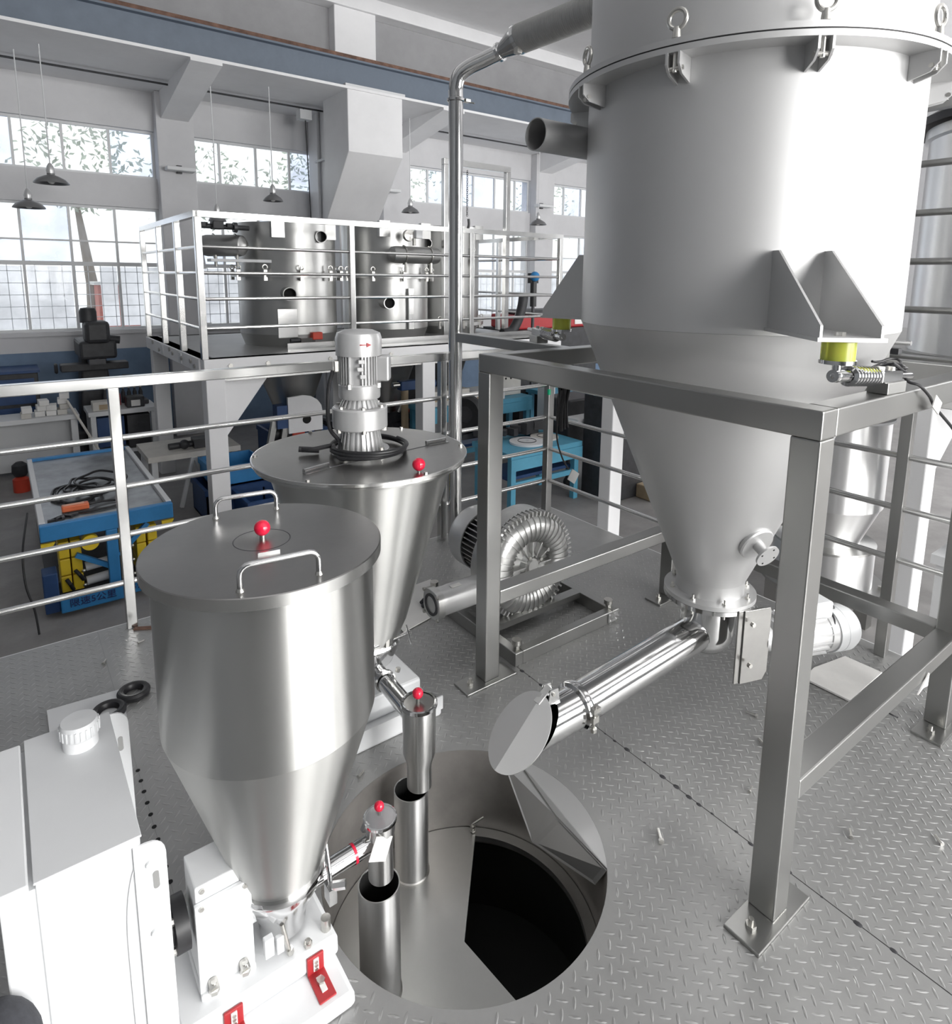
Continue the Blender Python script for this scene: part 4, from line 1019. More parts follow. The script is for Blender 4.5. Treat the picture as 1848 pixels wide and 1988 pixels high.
# feeder under it
f2 = thing('rear_feeder', 'white screw feeder base under the agitated hopper', 'feeder', (.96, 2.0, 0))
MB().box(.80, 1.143, 1.728, 2.40, 0, .035).build('base_plate', M_white, f2, bevel=.01)
MB().box(.80, 1.10, 1.80, 2.36, .035, .125).build('deck_block', M_white, f2, bevel=.01)
MB().box(.80, 1.143, 1.722, 1.727, .03, .08).build('front_lip', M_white, f2)
MB().cyl((.962, 1.90, .165), (.912, 1.535, .215), .030, n=32).build('discharge_tube', M_chrome, f2)
MB().lathe((.945, 1.78, .185), [(.031, -.008), (.037, -.006), (.037, .006), (.031, .008)], 32, axis=(-.135, -.98, .13)).build('tube_clamp', M_chrome, f2)
MB().hexbolt((.99, 1.775, .205), (.3, 0, 1), .009, .014).build('clamp_bolt', M_bolt, f2)
for x in (.88, 1.02): MB().hexbolt((x, 1.76, .035), (0, 0, 1), .01, .01).build('base_bolt', M_bolt, f2)
cu = MB().lathe((.900, 1.485, 0), [(.0505, .295), (.0475, .295), (.0475, .135), (.036, .095), (.036, .02), (.0375, .02), (.0375, .095), (.049, .135), (.0505, .295)], 48).build('outlet_cup', M_cup, f2)
MB().lathe((.900, 1.485, 0), [(.0505, .287), (.055, .289), (.055, .299), (.0505, .301), (.046, .299)], 48).build('cup_rim', M_chrome, cu)
MB().lathe((.900, 1.485, 0), [(.0, .294), (.047, .294), (.047, .297), (.0, .2975)], 40).build('cup_lid', M_lid, cu)
MB().sphere((.897, 1.487, .326), .0165, 20, 14).build('knob', M_red, cu, label='red ball knob')
MB().cyl((.897, 1.487, .297), (.897, 1.487, .312), .005, n=10).build('knob_stem', M_bolt, cu)

# ================================================================ SIDE CHANNEL BLOWER
bl = thing('ring_blower', 'cast aluminium ring blower with ribbed round face on a steel sledge', 'blower', (1.83, 2.1, 0))
BC = Vector((1.832, 2.0, .262)); AXB = Vector((0, 1, 0))
sl = MB()
for x in (1.537, 2.115): sl.box(x, x + .04, 1.79, 2.48, 0, .058)
for y in (1.79, 2.44): sl.box(1.577, 2.115, y, y + .04, 0, .058)
sl.build('sledge_frame', M_beam, bl, bevel=.003)
MB().box(1.577, 2.115, 2.0, 2.05, .03, .058).box(1.577, 2.115, 2.28, 2.33, .03, .058).build('sledge_crossbar', M_beam, bl)
for x, y in ((1.575, 1.83), (2.13, 1.835), (1.575, 2.45)):
    MB().hexbolt((x, y, .058), (0, 0, 1), .014, .02).cyl((x, y, .07), (x, y, .09), .02, n=16).build('rubber_foot', M_bolt, bl)
MB().box(2.08, 2.15, 1.785, 1.79, .01, .052).build('end_cap', M_chrome, bl)
prof = [(.0, .06), (.045, .03), (.06, .05), (.105, .055)]
for i in range(13):
    q = PI * i / 12; prof.append((.17 - .062 * math.cos(q), .055 - .045 * math.sin(q)))
prof += [(.245, .055), (.245, .075), (.0, .075)]
MB().lathe(BC, prof, 72, axis=AXB).build('ring_housing', M_alu2, bl)
MB().lathe(BC, [(.245, .08), (.245, .17), (.20, .19), (.0, .19)], 72, axis=AXB).build('rear_housing', M_alu2, bl)
rib0 = None
for k in range(40):
    q = 2 * PI * k / 40
    if k == 0:
        m_ = MB()
        pts = [(.17 - .066 * math.cos(PI * i / 10), .055 - .051 * math.sin(PI * i / 10)) for i in range(11)]
        inn = [(.17 - .058 * math.cos(PI * i / 10), .055 - .042 * math.sin(PI * i / 10)) for i in range(11)]
        w = .0022
        vs_ = [(BC.x + s_ * w, BC.y + h, BC.z + r) for s_ in (-1, 1) for r, h in pts + inn]
        fs_ = []
        for i in range(10):
            fs_ += [(i, i + 1, 11 + i + 1, 11 + i), (22 + i + 1, 22 + i, 33 + i, 33 + i + 1), (i, 22 + i, 22 + i + 1, i + 1)]
        m_.add(vs_, fs_)
        rib0 = m_.build('rib', M_alu2, bl, origin=BC)
    else: copy_part(rib0, rot=(0, q, 0))
sp0 = None
for k in range(12):
    q = 2 * PI * k / 12
    if k == 0: sp0 = MB().box(BC.x - .003, BC.x + .003, BC.y + .028, BC.y + .06, BC.z + .04, BC.z + .112).build('spoke', M_alu2, bl, origin=BC)
    else: copy_part(sp0, rot=(0, q, 0))
to0 = None
for k in range(64):
    q = 2 * PI * k / 64
    if k == 0: to0 = MB().box(BC.x - .004, BC.x + .004, BC.y + .035, BC.y + .082, BC.z + .228, BC.z + .25).build('edge_tooth', M_alu2, bl, origin=BC)
    else: copy_part(to0, rot=(0, q, 0))
MB().lathe(BC, [(.0, .022), (.028, .022), (.034, .03), (.034, .06)], 24, axis=AXB).build('hub_cap', M_alu2, bl)
for k in range(4):
    q = 2 * PI * k / 4 + .5
    MB().hexbolt(BC + Vector((.05 * math.cos(q), .03, .05 * math.sin(q))), (0, -1, 0), .009, .012).build('hub_bolt', M_bolt, bl)
    MB().lathe(BC + Vector((.108 * math.cos(q), .04, .108 * math.sin(q))), [(.0, -.012), (.009, -.012), (.011, .02)], 12, axis=(0, 1, 0)).build('ring_boss', M_alu2, bl)
mo = MB().lathe(BC, [(.12, .19), (.12, .40), (.0, .40)], 48, axis=AXB).build('motor_body', M_darkmetal, bl)
f0 = None
for k in range(36):
    q = 2 * PI * k / 36
    if k == 0: f0 = MB().box(BC.x - .0025, BC.x + .0025, BC.y + .20, BC.y + .39, BC.z + .115, BC.z + .145).build('motor_fin', M_alu2, bl, origin=BC)
    else: copy_part(f0, rot=(0, q, 0))
MB().lathe(BC, [(.148, .38), (.155, .38), (.155, .47), (.14, .5), (.0, .505)], 48, axis=AXB).build('fan_cover', M_alu, bl)
# silencer outlet stub
sr = MB(); x0, x1 = 1.365, 1.66
pr = []
for i in range(32):
    q = 2 * PI * i / 32; c_, s_ = math.cos(q), math.sin(q)
    k = .055 / max(abs(c_) ** 3 + abs(s_) ** 3, 1e-6) ** (1 / 3)
    pr.append((k * c_ , k * s_))
sr.prism([(x0, 2.1 + a, .20 + b) for a, b in pr], (x1 - x0, 0, 0))
sr.build('silencer', M_alu, bl)
MB().prism([(x0 - .03, 2.1 + a * 1.12, .20 + b * 1.12) for a, b in pr], (.032, 0, 0)).build('silencer_flange', M_alu2, bl)
MB().lathe((x0 - .034, 2.1, .20), [(.0, .006), (.036, .006), (.036, .0), (.047, .0), (.047, .006)], 28, axis=(1, 0, 0)).build('silencer_mouth', M_darkmetal, bl)
for a, b in ((.05, .05), (-.05, .05), (.05, -.05), (-.05, -.05)): MB().hexbolt((x0 - .03, 2.1 + a, .2 + b), (-1, 0, 0), .008, .008).build('flange_bolt', M_bolt, bl)
MB().obox((1.45, 2.09, .2565), (.05, .022, .002)).build('rating_label', M_paper, bl)
# gloves / rag and sheet by the blower motor
sh = thing('paper_sheet', 'white sheet lying on the floor behind the rear hopper', 'sheet', (1.36, 2.5, 0))
MB().prism([(1.30, 2.27, .004), (1.62, 2.34, .004), (1.66, 2.62, .004), (1.33, 2.60, .004)], (0, 0, .004)).build('sheet', M_paper, sh)
gv = thing('black_glove', 'black work glove lying by the blower motor', 'glove', (1.58, 2.4, 0))
g = MB().sphere((1.60, 2.41, .03), .05, 16, 10, (1.2, .9, .45))
for k in range(4): g.tube([(1.565, 2.40 + .022 * (k - 1.5), .03), (1.51, 2.385 + .027 * (k - 1.5), .03), (1.465 + .01 * abs(k - 1.5), 2.375 + .03 * (k - 1.5), .02)], [.014, .012, .009], 10)
g.tube([(1.60, 2.375, .03), (1.57, 2.345, .03), (1.545, 2.335, .022)], [.014, .012, .009], 10)
g.build('glove_body', M_fabric, gv)

# ================================================================ SMALL THINGS ON THE PLATFORM FLOOR
bd = thing('white_board', 'white worn board lying on the floor behind the right frame leg', 'board', (2.57, .97, 0))
MB().prism([(2.403, .888, .003), (2.69, .891, .003), (2.687, 1.031, .003), (2.50, 1.069, .003), (2.40, 1.06, .003)], (0, 0, .008)).build('board', M_timber, bd, bevel=.001)
def floor_bolt(x, y, rz, label, big=1.0):
    t = thing('loose_bolt', label, 'bolt', (x, y, 0), 'loose bolts on the floor')
    d = Vector((math.cos(rz), math.sin(rz), 0))
    c = Vector((x, y, .0075 * big))
    MB().cyl(c, c + d * .032 * big, .0042 * big, n=8).build('shank', M_bolt, t)
    MB().cyl(c - d * .007 * big, c, .0075 * big, n=6).build('head', M_bolt, t)
lb = 'loose bolts on the floor'
floor_bolt(2.045, 1.055, 1.9, 'loose bolt lying closest to the silo valve plates')
floor_bolt(1.93, .955, 1.2, 'loose bolt nearest the chrome discharge pipe elbow')
floor_bolt(2.035, .93, 2.2, 'loose bolt between the pipe elbow bolts and the right leg')
floor_bolt(2.00, .865, .4, 'loose bolt of a pair beside the right frame leg')
floor_bolt(2.01, .845, -1.0, 'second loose bolt of the pair beside the right frame leg')
floor_bolt(2.10, .985, -1.1, 'loose bolt touching the silo valve plate foot')
floor_bolt(1.345, .93, .9, 'loose white stub on open checker plate below the discharge pipe', 1.1)
floor_bolt(1.71, .88, .2, 'lone tiny screw on open checker plate left of the right leg', .7)
floor_bolt(.355, 2.86, .3, 'loose nut by the foot of the left railing post', .7)
floor_bolt(.215, 2.78, 1.1, 'loose nut on the floor near the platform edge', .8)
floor_bolt(.365, 2.10, -1.0, 'loose bolt beside the front hopper left flank', 1.0)
floor_bolt(.775, 1.64, .5, 'loose nut on the floor between the two hoppers', .8)
floor_bolt(1.79, .62, .5, 'lone nut on checker plate right of the near frame leg', .8)
floor_bolt(1.97, .46, .9, 'lone nut at the right edge of the checker plate', .8)
for x, y, lab in ((.28, 2.50, 'black rubber ring lying on bare floor plate'), (.19, 2.42, 'black rubber ring lying half on the steel offcut')):
    t = thing('rubber_ring', lab, 'ring', (x, y, 0), 'black rubber rings')
    z0 = .004 if x > .25 else .012
    MB().lathe((x, y, z0), [(.028, .0), (.055, 0), (.056, .012), (.05, .02), (.034, .018), (.028, .006)], 36, closed=True).build('ring_body', M_black, t)
    MB().lathe((x, y, z0), [(.036, .0185), (.044, .021), (.048, .0205)], 36).build('ring_lip', M_black, t)
oc = thing('steel_offcut', 'thin pale steel offcut sheet lying behind the drive cabinet', 'sheet', (.13, 2.4, 0))
MB().prism([(.015, 2.57, .003), (.255, 2.55, .003), (.225, 2.235, .003), (.16, 2.15, .003), (.015, 2.2, .003)], (0, 0, .006)).build('sheet', M_greywhite, oc)
MB().prism([(.015, 2.2, .009), (.10, 2.2, .009), (.10, 2.206, .06), (.015, 2.206, .06)], (0, .003, 0)).build('sheet_flange', M_greywhite, oc)
wr = thing('black_tie', 'bent black cable tie on the floor by the far right frame leg', 'cable tie', (2.5, .73, 0))
MB().tube(smooth_path([(2.46, .80, .006), (2.44, .77, .012), (2.45, .745, .006)]), .003, 6).build('tie', M_black, wr)
# ================================================================ FAR UPPER PLATFORM WITH COLLECTORS
DZ = .93
fp = thing('far_platform', 'raised far platform with white beams, legs and stainless guard rail', 'platform', (3.2, 6.4, GZ))
PX0, PX1, PY0, PY1 = 1.25, 5.10, 5.27, 7.58
MB().box(PX0, PX1, PY0, PY1, .885, DZ - .05).build('deck_plate', M_plate, fp)
MB().box(PX0, PX1, PY0 - .012, PY0 + .10, .765, .885).build('edge_beam', M_white2, fp, bevel=.006)
MB().box(PX0 - .012, PX0 + .10, PY0 + .1, PY1, .765, .885).build('edge_beam', M_white2, fp, bevel=.006)
MB().box(PX1 - .1, PX1, PY0 + .1, PY1, .765, .885).build('edge_beam', M_white2, fp, bevel=.006)
MB().box(PX0 + .1, PX1 - .1, PY1 - .1, PY1, .765, .885).build('edge_beam', M_white2, fp, bevel=.006)
MB().box(2.0, PX1, PY0 + .20, PY0 + .205, .885, .955).build('kick_plate', M_rail, fp)
MB().box(PX0 + .05, PX1, PY0 + .02, PY0 + .06, .70, .765).build('under_strip', M_rail, fp)
for x, y in ((1.262, 5.275), (1.262, 7.4), (3.26, 5.275), (4.9, 5.275), (3.26, 7.4)):
    MB().box(x, x + .145, y, y + .145, GZ, .765).build('leg', M_white2, fp, bevel=.006)
    MB().prism([(x + .145, y + .07, .765), (x + .56, y + .07, .765), (x + .145, y + .07, .22)], (0, .01, 0)).build('gusset', M_white2, fp) if x < 2 and y < 6 else None
MB().prism([(1.335, 5.42, .765), (1.335, 5.75, .765), (1.335, 5.42, .40)], (.01, 0, 0)).build('gusset', M_white2, fp)
for x in (1.45, 1.75, 2.3, 2.9): MB().hexbolt((x, PY0 - .012, .825), (0, -1, 0), .02, .012).build('beam_bolt', M_bolt, fp)
for y in (5.5, 5.62, 5.95, 6.3, 6.42, 6.9, 7.2): MB().hexbolt((PX0 - .012, y, .83 + .03 * math.sin(y * 9)), (-1, 0, 0), .02, .012).build('beam_bolt', M_bolt, fp)
for y in (6.0, 6.75): MB().box(PX0 - .02, PX0 - .012, y - .05, y + .05, .78, .87).build('post_plate', M_greywhite, fp)
# guard rail of that platform
def prail(p, q):
    MB().bar(Vector(p) + Vector((0, 0, 2.0)), Vector(q) + Vector((0, 0, 2.0)), .05, .045).build('handrail', M_rail, fp)
    for z in (1.755, 1.556, 1.355, 1.125):
        MB().cyl(Vector(p) + Vector((0, 0, z)), Vector(q) + Vector((0, 0, z)), .0135, n=10).build('rail_bar', M_rail, fp)
prail((PX0 + .02, PY0 + .03, 0), (PX1, PY0 + .03, 0))
prail((PX0 + .02, PY0 + .03, 0), (PX0 + .02, PY1, 0))
prail((PX1 - .02, PY0 + .03, 0), (PX1 - .02, PY1, 0))
for x, y in ((PX0 + .02, PY0 + .03), (2.54, PY0 + .03), (3.85, PY0 + .03), (PX1 - .02, PY0 + .03), (PX0 + .02, 6.0), (PX0 + .02, 6.75), (PX0 + .02, PY1), (PX1 - .02, 6.4), (PX1 - .02, PY1)):
    MB().box(x - .025, x + .025, y - .025, y + .025, .88, 1.98).build('post', M_rail, fp, bevel=.004)
# tall square portal frame on that platform
pt = thing('lifting_portal', 'tall square stainless portal frame standing among the collectors', 'frame', (4.4, 5.9, DZ))
for x in (3.90, 4.75): MB().box(x, x + .06, 5.86, 5.92, DZ - .05, 2.72).build('upright', M_rail, pt, bevel=.004)
MB().box(3.90, 4.81, 5.86, 5.92, 2.72, 2.785).build('crossbeam', M_rail, pt, bevel=.004)
links = MB()
for k in range(22): links.tube([(4.22 + (.010 * math.cos(q) if k % 2 else 0), 5.89 + (0 if k % 2 else .010 * math.cos(q)), 2.68 - .022 * k + .014 * math.sin(q)) for q in [2 * PI * i / 8 for i in range(8)]], .003, 5, closed=True)
links.build('chain', M_darkmetal, pt, kind='stuff')
hk = [(4.24, 5.89, 2.18), (4.245, 5.89, 2.12), (4.23, 5.89, 2.07), (4.20, 5.89, 2.06)]
MB().tube(smooth_path(hk), .014, 8).build('hook', M_black, pt)

def collector(x, y, r, z0, zt, zm, label, nozzles, tank=True, cone=True, eyes=True):
    t = thing('dust_collector', label, 'collector', (x, y, DZ), 'stainless collectors on the far platform')
    MB().lathe((x, y, 0), [(r, z0), (r, zt), (r - .01, zt), (0, zt + .02)], 64).build('shell', M_silo2, t)
    MB().lathe((x, y, 0), [(r, zm - .02), (r + .06, zm - .02), (r + .06, zm + .02), (r, zm + .02)], 64).build('flange', M_silo2, t)
    if cone: MB().lathe((x, y, 0), [(r, z0), (r * .33, z0 - .85), (r * .3, z0 - .95), (.0, z0 - .95)], 64).build('cone', M_silo2, t)
    for k in range(10):
        q = 2 * PI * k / 10 + .2
        if math.sin(q) > .55: continue
        cx_, cy_ = x + (r + .05) * math.cos(q), y + (r + .05) * math.sin(q)
        MB().box(cx_ - .015, cx_ + .015, cy_ - .015, cy_ + .015, zm - .05, zm + .045).tube([(cx_ + .022 * math.cos(a), cy_, zm + .07 + .022 * math.sin(a)) for a in [2 * PI * i / 10 for i in range(10)]], .006, 6, closed=True).build('clamp', M_bolt, t)
    for (dx, z, nr, ln) in nozzles:
        yy = y - math.sqrt(max(r * r - dx * dx, 0))
        n_ = MB().lathe((x + dx, yy + .04, z), [(nr, 0), (nr, -ln - .04), (nr * .88, -ln - .04), (nr * .88, -.02)], 24, axis=(0.25, 1, 0)).build('nozzle', M_silo2, t)
        MB().disc((x + dx - .25 * (ln - .01), yy + .04 - (ln - .01), z), nr * .88, axis=(.25, 1, 0), n=24).build('nozzle_bore', M_blackhole, n_)
    for dx in (-.5, .6): MB().box(x + r * dx - .06, x + r * dx + .06, y - r * math.sqrt(1 - dx * dx) - .03, y - r * math.sqrt(1 - dx * dx) + .02, zt - .14, zt + .02).build('lid_lug', M_silo2, t)
    return t
M_silo2 = mat('collector_stainless', (.50, .50, .49), .34, .95, .06, 3, rvar=.05)
c1 = collector(2.30, 6.22, .46, 1.0, 2.02, 1.545, 'left dust collector tank with flange ring on the far platform', [(.18, 1.90, .055, .05), (-.16, 1.38, .06, .22)])
MB().box(2.02, 2.20, 5.74, 5.76, .98, 1.24).build('sight_plate', M_rail, c1)
c2 = collector(3.42, 6.30, .46, 1.0, 2.08, 1.545, 'right dust collector tank with air receiver on the far platform', [(.36, 1.90, .05, .05), (-.22, 1.28, .06, .2)])
MB().box(3.42, 3.48, 5.80, 5.83, 1.0, 1.42).build('sight_plate', M_rail, c2)
c3 = collector(4.38, 6.55, .40, 1.0, 2.12, 1.0, 'plain film wrapped tank at the right end of the far platform', [(.12, 1.86, .025, .05)], cone=True)
# air receivers
def receiver(x, y, z, L, r, d, label):
    t = thing('air_receiver', label, 'vessel', (x, y, z - r), 'air receivers on the collectors')
    D_ = Vector(d).normalized(); C_ = Vector((x, y, z))
    MB().lathe(C_ - D_ * L / 2, [(.0, -.05), (r * .6, -.04), (r * .92, -.015), (r, .02), (r, L - .02), (r * .92, L + .015), (r * .6, L + .04), (.0, L + .05)], 32, axis=D_).build('vessel', M_silo2, t)
    for s_ in (-.28, .32):
        MB().tube([C_ + D_ * (L * s_) + Vector((0, -(r + .006) * math.cos(q), (r + .006) * math.sin(q))) for q in [PI * i / 12 - PI / 2 for i in range(13)]], .008, 6).build('strap', M_bolt, t)
        MB().cyl(C_ + D_ * (L * s_) + Vector((0, -r * .6, -r * .9)), C_ + D_ * (L * s_) + Vector((0, -r * .6, -r - .09)), .014, n=10).build('drain_stub', M_bolt, t)
    return t
receiver(3.45, 5.72, 1.76, .50, .085, (1, 0, 0), 'horizontal air receiver strapped to the right collector')
receiver(1.66, 6.05, 1.80, .34, .095, (.7, -.7, 0), 'short air receiver at the left end of the collectors')
sb = thing('receiver_shelf', 'narrow grey shelf bracket beside the left collector', 'bracket', (1.7, 5.95, 1.66))
MB().box(1.50, 2.02, 5.85, 5.98, 1.655, 1.68).build('shelf', M_greywhite, sb)
vl = thing('pulse_valve', 'dark pulse valve cluster beside the left collector', 'valve', (1.62, 5.9, 1.94))
MB().cyl((1.42, 5.9, 1.955), (1.86, 5.95, 1.955), .022, n=12).build('pipe', M_dark, vl)
MB().box(1.53, 1.62, 5.85, 5.95, 1.93, 2.0).build('valve_body', M_dark, vl, bevel=.008)
MB().cyl((1.72, 5.93, 1.955), (1.75, 5.93, 1.955), .045, n=16).build('union', M_darkmetal, vl)
for x in (1.47, 1.68): MB().cyl((x, 5.9, 1.955), (x, 5.9, 1.985), .03, n=6).build('nut', M_darkmetal, vl)
rg = thing('air_regulator', 'white square air regulator on the right collector', 'regulator', (3.40, 5.62, 1.93))
MB().lathe((3.36, 5.74, 1.95), [(.0, -.12), (.055, -.11), (.06, -.06), (.03, -.02), (.03, 0)], 20, axis=(.2, 1, 0)).build('valve_cap', M_bolt, rg)
MB().box(3.38, 3.46, 5.58, 5.64, 1.92, 2.0).build('coil_box', M_white, rg, bevel=.008)
MB().cyl((3.38, 5.62, 1.85), (3.38, 5.62, 1.92), .018, n=10).build('stem', M_bolt, rg)
# things on the far deck
for x, y, s_, m_, nm, lab in ((2.38, 5.75, .07, M_actuator, 'limit_switch', 'small red switch box on the far deck by the left collector'), (4.75, 5.55, .12, M_black, 'elbow_pipe', 'black bent elbow duct on the far deck by the portal')):
    t = thing(nm, lab, 'switch' if nm[0] == 'l' else 'duct', (x, y, .88))
    if nm[0] == 'l':
        MB().box(x - .05, x + .05, y - .04, y + .04, .95, 1.02).build('switch_body', m_, t, bevel=.008)
        MB().box(x - .16, x - .05, y - .03, y + .03, .93, .97).cyl((x - .03, y, .88), (x - .03, y, .95), .03, n=12).build('switch_foot', M_chrome, t)
        MB().cyl((x - .25, y, .95), (x - .16, y, .95), .02, n=10).build('rod', M_dark, t)
    else:
        MB().tube(smooth_path([(x - .28, y, .93), (x - .15, y, .95), (x - .06, y, 1.06), (x, y, 1.22), (x + .02, y, 1.34)]), [.055] * 33, 12).build('elbow', M_dark, t)
rb = thing('red_machine', 'low red machine body on the far deck right of the collectors', 'machine', (5.9, 6.6, .88))
MB().box(5.35, 6.6, 6.3, 6.9, .88, 1.06).build('body', M_redplate, rb, bevel=.02)
MB().box(5.45, 6.4, 6.35, 6.8, 1.06, 1.12).build('motor_row', M_dark, rb, bevel=.02)
MB().box(6.35, 6.5, 6.29, 6.31, .92, 1.04).build('plate', M_paper, rb)
MB().box(5.3, 6.7, 6.2, 7.0, GZ, .88).build('plinth', M_dark, rb)
bg_ = thing('blue_gauge', 'small blue round gauge head on a black stem near the far rail', 'gauge', (5.25, 5.8, 1.2))
MB().sphere((5.20, 5.85, 1.56), .06, 16, 10).build('gauge_head', M_blue, bg_)
MB().box(5.15, 5.27, 5.86, 5.92, 1.48, 1.60).cyl((5.20, 5.87, 1.2), (5.20, 5.87, 1.5), .04, n=12).build('gauge_stem', M_black, bg_)
MB().cyl((5.20, 5.87, GZ), (5.20, 5.87, 1.22), .02, n=10).build('gauge_post', M_darkmetal, bg_)

# ================================================================ BLUE BATTERY CART
ct = thing('battery_cart', 'blue flat cart with yellow battery blocks beyond the railing', 'cart', (.45, 5.4, GZ))
KX0, KX1, KY0, KY1 = .085, .84, 4.60, 6.42
MB().box(KX0 + .03, KX1 - .03, KY0 + .04, KY1 - .04, -.06, -.015).build('deck', M_cartdeck, ct)
MB().box(KX0, KX1, KY0, KY0 + .05, -.10, .005).build('end_rail', M_blue, ct, bevel=.006)
MB().box(KX0, KX1, KY1 - .05, KY1, -.10, .005).build('end_rail', M_blue, ct, bevel=.006)
MB().box(KX0, KX0 + .035, KY0 + .05, KY1 - .05, -.09, .012).build('side_rail', M_greywhite, ct, bevel=.005)
MB().box(KX1 - .035, KX1, KY0 + .05, KY1 - .05, -.09, .012).build('side_rail', M_greywhite, ct, bevel=.005)
for x in (KX0 + .35, ): MB().box(x, x + .065, KY0 + .0, KY0 + .06, -.58, -.10).build('upright', M_blue, ct, bevel=.005)
MB().bar((KX0 + .18, KY0 + .05, -.24), (KX0 + .36, KY0 + .05, -.36), .03, .03).build('brace', M_blue, ct)
MB().bar((KX0 + .60, KY0 + .05, -.12), (KX0 + .42, KY0 + .05, -.30), .03, .03).build('brace', M_blue, ct)
MB().box(KX0 + .02, KX1 - .02, KY0 + .06, KY1 - .06, -.56, -.50).build('lower_tray', M_dark, ct)
MB().box(KX0 + .07, KX0 + .42, KY0 - .06, KY0 - .02, -.565, -.46).build('speed_plate', M_blue, ct, bevel=.008)
MB().box(KX0 + .42, KX1 - .02, KY0 - .05, KY0 - .02, -.55, -.46).build('bumper', M_blue, ct, bevel=.008)
MB().box(KX0 - .01, KX0 + .07, KY0 - .03, KY0 + .1, -.56, -.30).build('corner_box', M_blue2, ct, bevel=.006)
for i, (x, lo) in enumerate(((KX0 + .09, 3), (KX0 + .155, 3), (KX0 + .53, 3), (KX0 + .60, 3))):
    for j in range(lo):
        MB().box(x, x + .058, KY0 + .08, KY0 + .30, -.49 + .115 * j, -.49 + .115 * j + .108).build('battery_block', M_yellow, ct, bevel=.006)
for x in (KX0 + .0, KX0 + .68): MB().prism([(x, KY0 - .004, -.11), (x + .075, KY0 - .004, -.11), (x + .04, KY0 - .004, -.17), (x, KY0 - .004, -.17)], (0, .02, 0)).build('corner_guard', M_yellow, ct)
MB().lathe((KX0 + .26, KY0 + .02, -.16), [(.0, -.02), (.05, -.02), (.05, .03), (.0, .03)], 24, axis=(0, 1, 0)).build('yellow_cap', M_yellow, ct)
for x in (KX0 + .215, KX0 + .50):
    for z in (-.46, -.36, -.26): MB().sphere((x, KY0 + .06, z), .012, 10, 8).build('terminal', M_bolt, ct)
MB().cyl((KX0 + .23, KY0 + .12, -.36), (KX0 + .36, KY0 + .12, -.35), .03, n=14).cyl((KX0 + .23, KY0 + .12, -.46), (KX0 + .36, KY0 + .12, -.45), .03, n=14).build('battery_canister', M_greywhite, ct)
for k, (a, b) in enumerate((((KX0 + .12, KY0 + .07, -.40), (KX0 + .15, KY0 + .06, -.47)), ((KX0 + .17, KY0 + .07, -.35), (KX0 + .21, KY0 + .06, -.42)))):
    MB().tube([a, ((a[0] + b[0]) / 2, a[1] - .03, (a[2] + b[2]) / 2 + .01), b], .012, 8).build('battery_lead', M_black, ct)
for x in (KX0 + .06, KX1 - .12):
    for y in (KY0 + .2, KY1 - .2): MB().cyl((x, y, GZ + .07), (x + .06, y, GZ + .07), .07, n=20).build('wheel', M_black, ct)
def text_mesh(name, body, size, loc, rot, m, parent, ext=.002):
    cu_ = bpy.data.curves.new(name, 'FONT'); cu_.body = body; cu_.size = size; cu_.extrude = ext; cu_.align_x = 'CENTER'; cu_.align_y = 'CENTER'
    to = bpy.data.objects.new(name + '_src', cu_); COL.objects.link(to)
    dg = bpy.context.evaluated_depsgraph_get()
    me = bpy.data.meshes.new_from_object(to.evaluated_get(dg))
    bpy.data.objects.remove(to, do_unlink=True)
    me.materials.clear(); me.materials.append(m)
    o = bpy.data.objects.new(name, me); COL.objects.link(o)
    o.parent = parent; o.location = Vector(loc) - wloc(parent); o.rotation_euler = rot
    WL[o.name] = Vector(loc)
    return o
text_mesh('speed_lettering', '\u9650\u901f5\u516c\u91cc', .058, (KX0 + .245, KY0 - .0615, -.512), (PI / 2, 0, 0), M_navy, ct)
text_mesh('fleet_lettering', '5\u516c\u91cc', .05, (KX0 + .53, KY0 - .0515, -.505), (PI / 2, 0, 0), M_navy, ct)
ps = thing('power_strip', 'orange power strip with black lead on the blue cart', 'power strip', (.30, 4.88, -.015))
MB().obox((.30, 4.88, .006), (.155, .06, .04), Matrix.Rotation(.0, 3, 'Z')).build('strip_body', M_orange, ps, bevel=.008)
MB().obox((.29, 4.88, .027), (.12, .035, .004)).build('socket_panel', mat('pale_orange_plastic', (.85, .42, .28), .5, 0, .05, 9), ps)
MB().tube(smooth_path([(.38, 4.88, .01), (.47, 4.92, .0), (.56, 4.89, -.006), (.53, 4.80, -.006), (.40, 4.78, -.006), (.25, 4.79, -.006), (.16, 4.73, -.006)]), .008, 8).build('strip_lead', M_black, ps)
ck = thing('cart_cable', 'loose black cable coils lying on the blue cart', 'cable', (.32, 5.3, -.015))
rr = random.Random(4)
for k in range(5):
    cx_, cy_ = .30 + .05 * k, 5.25 + .08 * rr.uniform(-1, 1)
    MB().tube(smooth_path([(cx_ + rr.uniform(.10, .17) * math.cos(q), cy_ + rr.uniform(.16, .26) * math.sin(q), -.004 + .012 * k) for q in [2 * PI * i / 9 for i in range(9)]], 5, True), .009, 6, closed=True).build('cable_loop', M_black, ck)
tl = thing('cart_tools', 'small dark tools lying at the near left of the cart deck', 'tools', (.2, 4.7, -.015))
for k in range(5): MB().obox((.16 + .03 * k, 4.72 + .012 * k, -.006), (.05, .016, .014), Matrix.Rotation(k * .8, 3, 'Z')).build('tool', M_darkmetal, tl)
# wide cable along the floor beside the cart
fc_ = thing('floor_cable', 'thin black cable running down the left side of the cart', 'cable', (.0, 4.5, GZ))
MB().tube(smooth_path([(.04, 5.0, -.02), (-.005, 4.6, -.12), (-.01, 4.5, -.3), (.02, 4.45, -.45), (.03, 4.4, -.59)]), .006, 8).build('cable_run', M_black, fc_)
